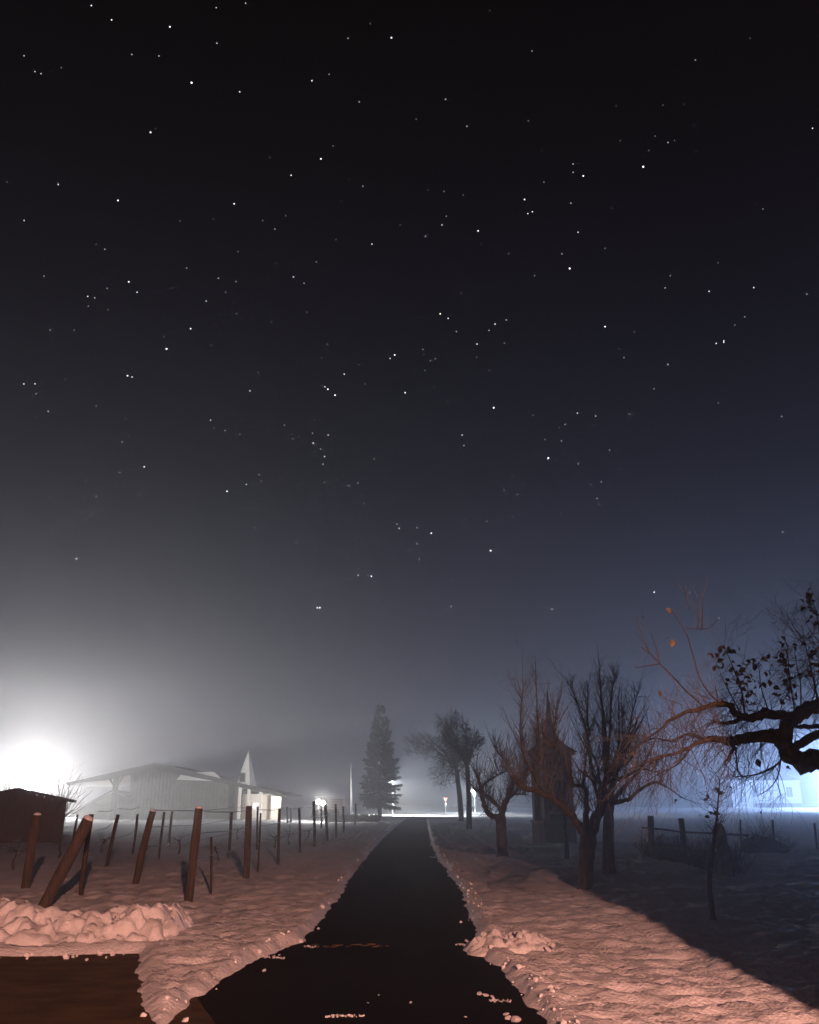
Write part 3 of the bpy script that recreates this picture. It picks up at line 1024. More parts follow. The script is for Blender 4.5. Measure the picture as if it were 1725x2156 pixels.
limbs0 = [
 ([(2700, 1830), (2480, 1790), (2250, 1750), (2000, 1700), (1720, 1690), (1560, 1690), (1450, 1610), (1410, 1500), (1320, 1455), (1180, 1465), (1020, 1490), (900, 1500), (760, 1480), (660, 1500)], 58, 9, -.9, 0, 'bark_moss'),
 ([(1425, 1560), (1440, 1400), (1490, 1290), (1630, 1220), (1800, 1170), (2000, 1150), (2400, 1230), (2700, 1330)], 30, 24, .3, -.6),
 ([(1470, 1300), (1380, 1275), (1240, 1255), (1130, 1290), (1050, 1285), (970, 1250), (935, 1180), (830, 1165), (700, 1205), (550, 1240), (400, 1310), (290, 1410), (150, 1500)], 22, 2.2, -.7, -.5, 'bark_moss'),
 ([(2700, 1500), (2350, 1400), (2100, 1380), (1800, 1430), (1640, 1480), (1540, 1530), (1470, 1600)], 22, 16, -.3, -.3),
 ([(2700, 1560), (2350, 1440), (2100, 1400), (1760, 1375), (1600, 1370), (1480, 1375)], 14, 8, .2, -.3),
 ([(1060, 1290), (950, 1330), (860, 1345), (780, 1325)], 10, 6, .2, -.7, 'bark_moss'),
 ([(760, 1480), (640, 1520), (480, 1600), (330, 1640), (180, 1690), (20, 1760)], 9, 2, -.5, -.9),
 ([(900, 1510), (960, 1560), (920, 1640), (870, 1700)], 10, 3, -.2, -.8),
 ([(700, 1490), (560, 1440), (400, 1500), (250, 1480), (60, 1560)], 7, 1.6, .4, -.9),
 ([(620, 1500), (520, 1640), (430, 1730), (300, 1790), (170, 1870)], 5, 1.5, .3, -.9),
 ([(1400, 1600), (1370, 1690), (1280, 1760), (1130, 1810), (960, 1825)], 5, 1.6, -.2, -.6),
 ([(980, 1560), (985, 1680), (1010, 1800), (1100, 1830)], 4, 1.3, .2, -.8),
 ([(1330, 1480), (1380, 1640), (1360, 1800), (1290, 1920), (1180, 1990)], 3.5, 1.2, -.3, -.7),
 # rising shoots
 ([(820, 1150), (730, 1060), (655, 930), (590, 720), (530, 530), (400, 330)], 3.6, 1.5, -.2, -.9),
 ([(530, 490), (640, 500), (740, 490), (825, 400)], 2.2, 1.2, .1, -1.0),
 ([(640, 495), (640, 350), (636, 220)], 2.2, 1.2, .0, -1.0), ([(676, 500), (680, 350), (684, 205)], 2.2, 1.2, .0, -1.0),
 ([(560, 330), (540, 220), (518, 120)], 2.2, 1.2, 0, -1.0),
 ([(700, 1200), (530, 1050), (380, 890), (300, 810), (190, 680), (110, 470), (78, 380)], 3.6, 1.4, -.2, -.9),
 ([(300, 815), (270, 680), (218, 545)], 2.2, 1.2, .0, -1.0), ([(290, 812), (180, 830), (78, 848)], 2.2, 1.2, 0, -1.0), ([(205, 720), (130, 655)], 2.2, 1.2, 0, -1.0),
 ([(820, 1150), (805, 1050), (790, 980)], 2.2, .8, 0, -.9), ([(760, 1130), (660, 1090), (590, 1060)], 2.0, .8, 0, -.9),
 ([(500, 1220), (480, 1170), (360, 1130), (290, 1090)], 1.8, .7, -.1, -.9),
 ([(1010, 1235), (930, 1080), (850, 920), (830, 830)], 3, 1, .1, -.7),
 ([(1060, 1250), (1030, 1060), (960, 860), (890, 690)], 4, 1.2, -.2, -.7),
 ([(1270, 1220), (1210, 1040), (1190, 880), (1180, 800)], 3, 1, .2, -.6),
 ([(1510, 1230), (1475, 1050), (1450, 820), (1440, 640)], 4, 1.2, .1, -.4),
 ([(1560, 1220), (1560, 1000), (1520, 800), (1500, 650)], 3, 1.0, -.2, -.4),
 ([(1720, 1180), (1680, 980), (1630, 760), (1585, 560)], 5, 1.6, .1, -.3),
 ([(1800, 1150), (1760, 800), (1720, 450), (1660, 220)], 5, 1.5, .1, -.3),
 ([(1640, 1200), (1690, 1060), (1725, 900)], 3, 1.2, .2, -.3),
]
cnt = [0]


def sprouts0(mb, P, R, rng, tips, w0):
    cnt[0] += 1
    if cnt[0] <= 1:      # the heavy bough: twigs hang from its left half
        sprouts_front(mb, P[len(P) // 2:], R[len(P) // 2:], rng, tips, w0)
    elif cnt[0] in (2, 4, 5):
        for _ in range(12):
            i = rng.randint(1, len(P) - 2)
            twig(mb, P[i], Vector((rng.uniform(-.7, .7), rng.uniform(-.5, .5), rng.uniform(.3, 1))), rng.uniform(.2, .5), .006, rng, 1, Vector((0, 0, .3)), .25, 3, (1, 3), .7, .6, tips)
    elif w0 > 3.8:
        sprouts_front(mb, P, R, rng, tips, w0)
    else:
        for _ in range(2):
            i = rng.randint(1, len(P) - 1)
            twig(mb, P[i], Vector((rng.uniform(-.7, .7), rng.uniform(-.5, .5), rng.uniform(.1, 1))), rng.uniform(.1, .25), .003, rng, 1, Vector((0, 0, .3)), .25, 3, (1, 2), .7, .6, tips)


tr = limb_path
u0z = [zinv(0, 0)]
T0pts = []
root0 = None
Ztr = lambda x, y: (x, y)
trunk_px = []
def proj(p):
    q = p - Vector((0, 0, EYE)); c, s = math.cos(PITCH), math.sin(PITCH)
    f = q.y * c + q.z * s; up = -q.y * s + q.z * c
    return (CX + F * q.x / f, CY - F * up / f)
tp = [zinv(*proj(Vector((6.05, 10.4, z)))) for z in (0, .6, 1.3, 2.0, 2.6)]
root0, tips0, rng0 = build_tree('apple_tree', T0, 'gnarled apple tree with withered leaves whose thick boughs reach in from the right edge', 'tree',
           (tp, 74, 60), limbs0, Z5, sprouts0, seed=23, mats=('bark', 'twig'))
rng0 = random.Random(77)
yl0 = 10.4 - .9
for (zx, zy) in [(140, 415), (400, 325), (415, 345), (392, 570), (412, 590), (290, 1088), (310, 1105), (70, 1640), (840, 1140), (890, 680), (905, 700)]:
    put_leaf(root0, at(*Z5(zx, zy), yl0), .075, rng0)
CL = [(850, 800, 80, 90, 11, .35), (1010, 830, 70, 80, 12, .5), (960, 950, 110, 60, 13, .3), (1150, 800, 80, 50, 11, .5), (1230, 930, 80, 100, 8, .85), (1090, 1000, 90, 80, 8, .35),
      (900, 700, 50, 40, 4, .2), (1440, 640, 70, 45, 9, .9), (1420, 800, 50, 60, 8, .9), (1460, 940, 90, 70, 16, .7), (1350, 720, 20, 20, 1, .9),
      (1650, 260, 50, 60, 12, .95), (1690, 380, 60, 80, 12, .95), (1690, 690, 60, 80, 12, .8), (1690, 820, 50, 60, 10, .5), (1110, 1130, 60, 60, 8, .2), (1390, 1130, 60, 40, 5, .8), (1500, 1130, 120, 80, 8, .8),
      (1290, 1020, 30, 10, 2, .9), (1190, 1720, 15, 15, 1, 1), (1420, 1740, 15, 15, 1, 1)]
for (zx, zy, sx, sy, n, dk) in CL:
    for _ in range(n):
        p = at(*Z5(zx + rng0.gauss(0, sx * .6), zy + rng0.gauss(0, sy * .6)), 10.4 - .55 + rng0.uniform(-.3, .3))
        put_leaf(root0, p, .08, rng0, rng0.random() < dk)

# --- sapling and stump on the shaded snow at the right
def sapling():
    b = gnd(1502, 1945, .03)
    rng = random.Random(31)
    root = thing('sapling', b, 'thin dark sapling with a few leaves on the shaded snow at the right', 'tree')
    pts = smooth_path([at(u, v, b.y) for u, v in [(1502, 1948), (1499, 1905), (1494, 1855), (1500, 1790), (1508, 1735), (1512, 1690), (1516, 1640)]], 3)
    mb = MB(b)
    n = len(pts)
    mb.tube(pts, [(13 - 11 * i / (n - 1)) / ppm(b.y) / 2 for i in range(n)], 7, knob=.1, rng=rng)
    mb.build('trunk', M['bark'], root)
    cr_ = MB(b)
    for i in range(n // 2, n):
        for _ in range(3):
            twig(cr_, pts[i], Vector((rng.uniform(-1, 1), rng.uniform(-.6, .6), rng.uniform(.2, 1))), rng.uniform(.2, .55), .005, rng, 1, Vector((0, 0, .4)), .25)
    tag(cr_.build('twigs', M['twig_dark'], root), kind='stuff')
    for (u, v) in [(1509, 1664), (1513, 1670), (1511, 1674), (1488, 1683), (1492, 1685), (1497, 1708), (1500, 1714), (1496, 1722), (1528, 1658), (1421, 1692), (1604, 1714)]:
        put_leaf(root, at(u, v, b.y), .10, rng, True)


sapling()


def bush(name, pts, label, cat, seed, n=160, L=.5, r=.008, m='twig_dark', up=.8, group=None, core=None):
    """an untidy shrub: stems rising from several feet"""
    rng = random.Random(seed)
    root = thing(name, pts[0], label, cat, group)
    mb = MB(pts[0])
    for _ in range(n):
        p = rng.choice(pts) + Vector((rng.uniform(-.15, .15), rng.uniform(-.15, .15), -.02))
        twig(mb, p, Vector((rng.uniform(-.7, .7), rng.uniform(-.7, .7), up)), L * rng.uniform(.5, 1.2), r * rng.uniform(.6, 1.2), rng, 1, Vector((0, 0, .2)), .3, 3, (1, 3))
    tag(mb.build('stems', M[m], root), kind='stuff')
    return root


# tangled vines along the overgrown fence, and the stump at its end
a, b_ = gnd(1365, 1806, 0), gnd(1545, 1846, 0)
bush('bramble_hedge', [a.lerp(b_, t / 12) for t in range(13)], 'tangled dark brambles along the overgrown fence on the right', 'hedge', 41, 620, .85, .014)


def stump():
    b = gnd(1528, 1848, 0)
    rng = random.Random(43)
    root = thing('tree_stump', b, 'thick dark ragged tree stump at the end of the overgrown fence', 'tree stump')
    mb = MB(b)
    pts = smooth_path([at(u, v, b.y) for u, v in [(1530, 1852), (1528, 1815), (1520, 1780), (1514, 1752), (1516, 1734)]], 3)
    w = np.interp(np.linspace(0, 1, len(pts)), [0, .5, .85, 1], [34, 27, 25, 10])
    mb.tube(pts, [x / ppm(b.y) / 2 for x in w], 11, knob=.2, rng=rng)
    mb.build('trunk', M['bark'], root)
    c = MB(b)
    for _ in range(26):
        i = rng.randint(len(pts) // 2, len(pts) - 1)
        twig(c, pts[i], Vector((rng.uniform(-1, 1), rng.uniform(-1, 1), rng.uniform(.1, 1))), rng.uniform(.15, .4), .006, rng, 1)
    tag(c.build('twigs', M['twig_dark'], root), kind='stuff')


stump()


def fence_rail():
    root = thing('fence_rail', gnd(1360, 1806, 0), 'sagging dark rail strung along the overgrown fence posts', 'fence')
    o = root.location
    mb = MB(o)
    Yp = gnd(1373, 1806).y
    pts = smooth_path([at(1352, 1743, Yp), at(1400, 1747, Yp - .3), at(1437, 1752, Yp - .8), at(1500, 1755, Yp - 5), at(1575, 1759, Yp - 2)], 4)
    mb.tube(pts, [.03] * len(pts), 5)
    mb.build('rail', M['wood_dark'], root)
    m2 = MB(o)
    pts = smooth_path([at(1362, 1775, Yp), at(1400, 1778, Yp - .3), at(1440, 1786, Yp - .8), at(1510, 1800, Yp - 5)], 4)
    m2.tube(pts, [.018] * len(pts), 5)
    m2.build('rail', M['wood_dark'], root)


fence_rail()


def mound(u0, u1, v0, v1, label, seed):
    a, b = gnd(u0, v1), gnd(u1, v1)
    Y = a.y; cx = (a.x + b.x) / 2; hw = (b.x - a.x) / 2
    hz = at((u0 + u1) / 2, v0, Y).z
    rng = random.Random(seed)
    mb = MB((cx, Y, 0))
    vs, fs = [], []
    NA, NB = 28, 9
    for j in range(NB):
        t = j / (NB - 1) * math.pi / 2
        for i in range(NA):
            w = 2 * math.pi * i / NA
            k = 1 + .35 * float(fbm(np.array([math.cos(w) * 2 + j * .3 + seed]), np.array([math.sin(w) * 2 + j * .2]), seed, 3)[()][0]) * 2
            vs.append((cx + math.cos(w) * hw * math.cos(t) * k, Y + .8 + math.sin(w) * .8 * math.cos(t) * k, hz * math.sin(t) * k - .05))
    for j in range(NB - 1):
        for i in range(NA):
            i2 = (i + 1) % NA
            fs.append((j * NA + i, j * NA + i2, (j + 1) * NA + i2, (j + 1) * NA + i))
    fs.append(tuple((NB - 1) * NA + i for i in range(NA)))
    mb.add(vs, fs)
    o = mb.build('brushwood_heap', M['hedge'])
    tag(o, label, 'heap')
    c = MB((cx, Y, 0))
    for _ in range(150):
        w = rng.uniform(0, 6.28); t = rng.uniform(.1, 1.5)
        p = Vector((cx + math.cos(w) * hw * math.cos(t), Y + .8 + math.sin(w) * .8 * math.cos(t), hz * math.sin(t) - .03))
        twig(c, p, Vector((math.cos(w), math.sin(w), rng.uniform(.1, 1.2))), rng.uniform(.2, .5), .008, rng, 1)
    tag(c.build('sticks', M['twig_dark'], o), kind='stuff')


mound(1566, 1688, 1764, 1800, 'low dark heap of brushwood on the shaded field at the right', 51)
bush('bare_shrub', [gnd(1610, 1770), gnd(1595, 1768), gnd(1630, 1766)], 'thin bare shrub rising behind the brushwood heap', 'shrub', 52, 40, 1.3, .012)

# --- far deciduous trees with dense crowns in the mist
def misty_tree(u, v, w, top, cu, cv, ru, rv, label, seed, n=620):
    b = gnd(u, v)
    rng = random.Random(seed)
    root = thing('misty_tree', b, label, 'tree', 'misty trees beside the far end of the road')
    s = ppm(b.y)
    fork = at(u + (cu - u) * .25, cv + rv * .75, b.y)
    mb = MB(b)
    pts = smooth_path([b - Vector((0, 0, .2)), b.lerp(fork, .5) + Vector((.05, 0, 0)), fork], 4)
    mb.tube(pts, [w / s / 2 * (1.15 - .3 * i / (len(pts) - 1)) for i in range(len(pts))], 9, knob=.06, rng=rng)
    mb.build('trunk', M['bark_far'], root)
    c = MB(b)
    ctr = at(cu, cv, b.y); RX, RZ = ru / s, rv / 2078 * b.y
    for k in range(9):
        d = rvec(rng)
        e = ctr + Vector((d.x * RX * .8, d.y * RX * .7, abs(d.z) * RZ * .9))
        lm = MB(b)
        mid = fork.lerp(e, .5) + Vector((0, 0, RZ * .12))
        pp = smooth_path([fork, mid, e], 4)
        lm.tube(pp, [w / s / 2 * (.55 - .5 * i / (len(pp) - 1)) for i in range(len(pp))], 6)
        lm.build('limb', M['bark_far'], root)
        for p in pp[2:]:
            for _ in range(4):
                twig(c, p, rvec(rng) + Vector((0, 0, .2)), RX * rng.uniform(.25, .5), .035, rng, 2, Vector((0, 0, -.1)), .3, 3, (2, 4))
    blobs = []
    for k in range(9):
        d = rvec(rng)
        blobs.append((ctr + Vector((d.x * RX * .8, d.y * RX * .6, d.z * RZ * .8 - RZ * .1)), rng.uniform(.3, .55)))
    for _ in range(n):
        bc, bs = rng.choice(blobs)
        d = rvec(rng) * rng.random() ** .5
        p = bc + Vector((d.x * RX * bs, d.y * RX * bs, d.z * RZ * bs))
        twig(c, p, (p - fork) + rvec(rng) * RX * .6, RX * rng.uniform(.16, .4), .020, rng, 2, Vector((0, 0, .1)), .35, 3, (2, 4))
    tag(c.build('twigs', M['twig_dark'], root), kind='stuff')


misty_tree(972, 1731, 11, 1500, 930, 1570, 66, 68, 'hazy bare tree with its trunk the farther of the two close trunks', 71)
misty_tree(988, 1748, 11, 1505, 972, 1566, 44, 64, 'hazy bare tree with its trunk the nearer of the two close trunks', 72, 420)


# --- the fir at the end of the road
def fir():
    b = gnd(800, 1722)
    top = at(797, 1484, b.y)
    rng = random.Random(81)
    H = top.z
    root = thing('fir_tree', b, 'tall misty fir in front of the white lamp left of the road end', 'tree')
    mb = MB(b)
    mb.tube([b - Vector((0, 0, .2)), b.lerp(top, .4), b.lerp(top, .97)], [.26, .17, .03], 9)
    mb.build('trunk', M['bark_far'], root)
    c = MB(b)
    z = 1.7
    wmax = 50 / ppm(b.y)
    while z < H * .985:
        t = (z - 1.7) / (H - 1.7)
        R = wmax * (1 - t) ** .78 * rng.uniform(.82, 1.12) + .12
        if t < .10:
            R *= .8 + 2 * t
        nb = rng.randint(8, 10) if t < .85 else 5
        off = rng.uniform(0, 6)
        for k in range(nb):
            if rng.random() < .22:
                continue
            w = off + 2 * math.pi * k / nb + rng.uniform(-.2, .2)
            d = Vector((math.cos(w), math.sin(w), 0))
            L = R * rng.uniform(.75, 1.1)
            droop = -.42 + .75 * t
            zz = z + rng.uniform(-.16, .16)
            pts = [Vector((b.x, b.y, zz)) + d * (L * s) + Vector((0, 0, L * (droop * s + (.22 * s * s)))) for s in (0, .25, .5, .75, 1)]
            c.tube(pts, [.03, .024, .018, .012, .006], 3, cap=False)
            side = Vector((-d.y, d.x, 0))
            m = max(7, int(L * 15))
            for q in range(m):
                s = .12 + .9 * q / m
                i = min(3, int(s * 4)); f = min(s * 4 - i, 1)
                p = pts[i].lerp(pts[i + 1], f)
                for sg in (-1, 1):
                    if rng.random() < .12:
                        continue
                    ln = (.30 + .34 * L * .35 * (1 - s)) * rng.uniform(.6, 1.4)
                    e = p + (side * sg * .8 + d * .6).normalized() * ln + Vector((0, 0, -ln * rng.uniform(.1, 1.0)))
                    wv = d * .05 + Vector((0, 0, .03))
                    c.add([p - wv, p + wv, e + wv * .3, e - wv * .3], [(0, 1, 2, 3)])
                    h = p + (e - p) * .5
                    e2 = h + Vector((rng.uniform(-.1, .1), rng.uniform(-.1, .1), -ln * .5))
                    c.add([h - wv * .8, h + wv * .8, e2], [(0, 1, 2)])
        z += rng.uniform(.26, .40) * (1.15 - .4 * t)
    tag(c.build('crown', M['needle'], root, smooth=False), kind='stuff')


fir()

# --- shrubs behind the shed, in the glare
bush('bare_shrub', [at(18, 1690, 52) * 1.0 + Vector((0, 0, -1.6)), at(40, 1690, 52) + Vector((0, 0, -1.6)), at(0, 1690, 52) + Vector((0, 0, -1.6))], 'bare shrub left of the floodlight behind the shed roof', 'shrub', 91, 60, 3.3, .034, up=1.7, group='bare shrubs around the floodlight')
bush('bare_shrub', [at(112, 1690, 52) + Vector((0, 0, -1.6)), at(120, 1690, 52) + Vector((0, 0, -1.6))], 'bare shrub right of the floodlight above the shed eave', 'shrub', 92, 56, 3.2, .034, up=1.7, group='bare shrubs around the floodlight')


# ------------------------------------------------------------------ lamps (fixtures)
M['lamp_hot'] = emitter('floodlight_glass', (1.0, .98, .96), 220 * K)
M['lamp_white'] = emitter('lamp_globe', (.95, .97, 1.0), 25 * K)
M['lamp_warm'] = emitter('warm_bulb', (1.0, .5, .35), 40 * K)


def ball(mb, c, r, n=10):
    bm = bmesh.new()
    bmesh.ops.create_uvsphere(bm, u_segments=n, v_segments=max(5, n // 2), radius=r)
    mb.add([v.co + Vector(c) for v in bm.verts], [tuple(w.index for w in f.verts) for f in bm.faces])
    bm.free()


def floodlight():
    p = FLOOD_POS
    root = thing('floodlight', (p.x, p.y, 0), 'blazing white floodlight on a pole just above the shed roof', 'lamp')
    o = root.location
    mb = MB(o); mb.tube([Vector((p.x, p.y + .25, -.2)), Vector((p.x, p.y + .25, p.z - .2))], [.05, .05], 8); mb.build('pole', M['metal'], root)
    mb = MB(o); mb.box((p.x, p.y + .13, p.z), (.7, .2, .42)); mb.build('housing', M['black'], root, smooth=False)
    mb = MB(o); mb.box((p.x, p.y + .015, p.z), (.6, .025, .34)); mb.build('glass', M['lamp_hot'], root, smooth=False)


floodlight()


def globe_lamps():
    for du, lab in ((-5, 'left one of the pair of white globe lamps before the shelter'), (5, 'right one of the pair of white globe lamps before the shelter')):
        p = at(676 + du, 1690 + du * .35, 84)
        root = thing('globe_lamp', (p.x, p.y, 0), lab, 'lamp', 'white globe lamps')
        o = root.location
        mb = MB(o); mb.tube([Vector((p.x, p.y, -.1)), Vector((p.x, p.y, p.z - .1))], [.03, .025], 7); mb.build('pole', M['black'], root)
        mb = MB(o); ball(mb, p, .22, 12); mb.build('globe', M['lamp_white'], root)


globe_lamps()


def street_lamp(pos, name, label, head_dir, m='white'):
    root = thing(name, (pos.x, pos.y, 0), label, 'lamp')
    o = root.location
    mb = MB(o)
    mb.tube([Vector((pos.x + .5 * head_dir, pos.y, -.2)), Vector((pos.x + .5 * head_dir, pos.y, pos.z * .8)), Vector((pos.x + .42 * head_dir, pos.y, pos.z)), Vector((pos.x, pos.y, pos.z + .12))], [.09, .07, .05, .04], 8)
    mb.build('pole', M[m], root)
    mb = MB(o); mb.box((pos.x, pos.y, pos.z + .12), (.6, .3, .12)); mb.build('housing', M['metal'], root, smooth=False)
    mb = MB(o); ball(mb, (pos.x, pos.y, pos.z), .2, 10); mb.build('globe', M['lamp_white'], root)


street_lamp(STREET_POS, 'street_lamp', 'small white street lamp beside the two misty trunks', 1)
street_lamp(FIR_POS, 'street_lamp', 'bright white street lamp shining through the fir branches', 1, 'metal')
street_lamp(BLUE_POS + Vector((0, .4, .3)), 'street_lamp', 'bluish street lamp beside the far field at the right', 1, 'metal')


# ------------------------------------------------------------------ signs, pole, shelter
def yield_sign():
    Y = 138
    b = at(939, 1716, Y); b.z = 0
    root = thing('yield_sign', b, 'small give-way sign on a white post at the crossing road', 'road sign')
    x, z1 = b.x, at(939, 1678, Y).z
    mb = MB(b); mb.tube([Vector((x, Y, -.2)), Vector((x, Y, z1))], [.05, .05], 7); mb.build('post', M['white'], root)
    s = .46
    tri = lambda k, y: [Vector((x - s * k, y, z1)), Vector((x, y, z1 - s * 1.732 * k - (1 - k) * .0)), Vector((x + s * k, y, z1))]
    mb = MB(b); mb.prism(tri(1.0, Y - .07), (0, 0, 0), (0, .02, 0)); mb.build('plate', M['red'], root, smooth=False)
    mb = MB(b); mb.prism([p + Vector((0, 0, -.12)) for p in tri(.72, Y - .075)], (0, -.004, 0), (0, .004, 0)); mb.build('face', M['white'], root, smooth=False)
    mb = MB(b); mb.box((x, Y - .06, z1 - 1.02), (.4, .02, .22)); mb.build('small_plate', M['white'], root, smooth=False)


yield_sign()


def flagpole():
    Y = 88
    b = at(741, 1727, Y); b.z = 0
    t = at(739, 1606, Y)
    o = MB(b)
    o.tube([b - Vector((0, 0, .3)), b.lerp(t, .5), t], [.13, .10, .035], 10)
    tag(o.build('flagpole', M['white']), 'tall tapered white pole left of the fir', 'pole')


flagpole()


def shelter():
    Y = 99
    l, r = at(664, 1676, Y), at(727, 1676, Y)
    b = Vector(((l.x + r.x) / 2, Y, 0))
    root = thing('shelter', b, 'small open shelter with a white framed roof edge and brown board back', 'shelter')
    w = r.x - l.x; zt = l.z
    mb = MB(b); mb.box((b.x, Y + 1, zt - .06), (w + .1, 2.4, .14)); mb.build('roof', M['white'], root, smooth=False)
    for x in (l.x + .08, r.x - .08):
        mb = MB(b); mb.box((x, Y - .1, (zt - .13) / 2 - .05), (.12, .12, zt - .13)); mb.build('post', M['white'], root, smooth=False)
    n = 12
    me = None
    for k in range(n):
        mb = MB(b); mb.box((b.x, Y + 1.9, .12 + k * (zt - .3) / n), (w - .2, .04, (zt - .3) / n - .02))
        mb.build('board', M['brown_wall'], root, smooth=False)


shelter()


def low_hedge(u0, u1, v0, v1, label, seed):
    a, b = gnd(u0, v1), gnd(u1, v1)
    Y = a.y; h = at(u0, v0, Y).z
    rng = random.Random(seed)
    root = thing('low_hedge', Vector(((a.x + b.x) / 2, Y, 0)), label, 'hedge', 'clipped hedges along the far plots')
    mb = MB(root.location)
    for _ in range(900):
        p = Vector((rng.uniform(a.x, b.x), Y + rng.uniform(0, 1.2), rng.uniform(0, h) * rng.uniform(.8, 1.05)))
        d1, d2 = rvec(rng) * .14, rvec(rng) * .14
        mb.add([p - d1, p + d2, p + d1, p - d2], [(0, 1, 2, 3)])
    tag(mb.build('foliage', M['hedge'], root, smooth=False), kind='stuff')
    mb = MB(root.location)
    mb.box(((a.x + b.x) / 2, Y + .6, h * .4), (b.x - a.x - .2, .9, h * .8)); mb.build('core', M['hedge'], root, smooth=False)


low_hedge(690, 797, 1716, 1732, 'dark low hedge from the shelter to the foot of the fir', 101)
low_hedge(655, 712, 1706, 1726, 'dark low hedge in front of the shelter', 102)


# ------------------------------------------------------------------ buildings on the left
def shed():
    Y = 40.0
    pk = at(39, 1658, Y); er = at(154, 1685, Y); wr = at(135, 1688, Y)
    zl = er.z
    el_x = pk.x - (er.x - pk.x); wl_x = pk.x - (wr.x - pk.x)
    b = Vector((pk.x, Y, 0))
    root = thing('garden_shed', b, 'low dark shed with a shallow gable roof at the left edge', 'shed', rz=math.radians(23))
    D = 4.0
    zw = zl - .05
    # gable wall of upright boards
    n = 13
    wdt = (wr.x - wl_x) / n
    for k in range(n):
        x0 = wl_x + k * wdt; x1 = x0 + wdt - .02
        ztop = lambda x: zw + (pk.z - zl) * (1 - abs(x - pk.x) / (er.x - pk.x)) - .02
        mb = MB(b)
        mb.prism([Vector((x0, Y, -.1)), Vector((x1, Y, -.1)), Vector((x1, Y, ztop(x1))), Vector((x0, Y, ztop(x0)))], (0, (k % 2) * .012, 0), (0, .05 + (k % 2) * .012, 0))
        mb.build('board', M['board'], root, smooth=False)
    mb = MB(b)
    mb.prism([Vector((wl_x + .03, Y + .1, -.1)), Vector((wr.x - .03, Y + .1, -.1)), Vector((wr.x - .03, Y + .1, zw - .06)), Vector((pk.x, Y + .1, pk.z - .14)), Vector((wl_x + .03, Y + .1, zw - .06))], (0, 0, 0), (0, D - .1, 0)); mb.build('wall', M['board'], root, smooth=False)
    for sx in (-1, 1):
        ex = er.x if sx > 0 else el_x
        mb = MB(b)
        poly = [Vector((pk.x, Y - .25, pk.z)), Vector((ex, Y - .25, zl)), Vector((ex, Y - .25, zl - .09)), Vector((pk.x, Y - .25, pk.z - .09))]
        mb.prism(poly, (sx * .003, 0, 0), (sx * .003, D + .5, 0))
        mb.build('roof', M['roof_dark'], root, smooth=False)


shed()


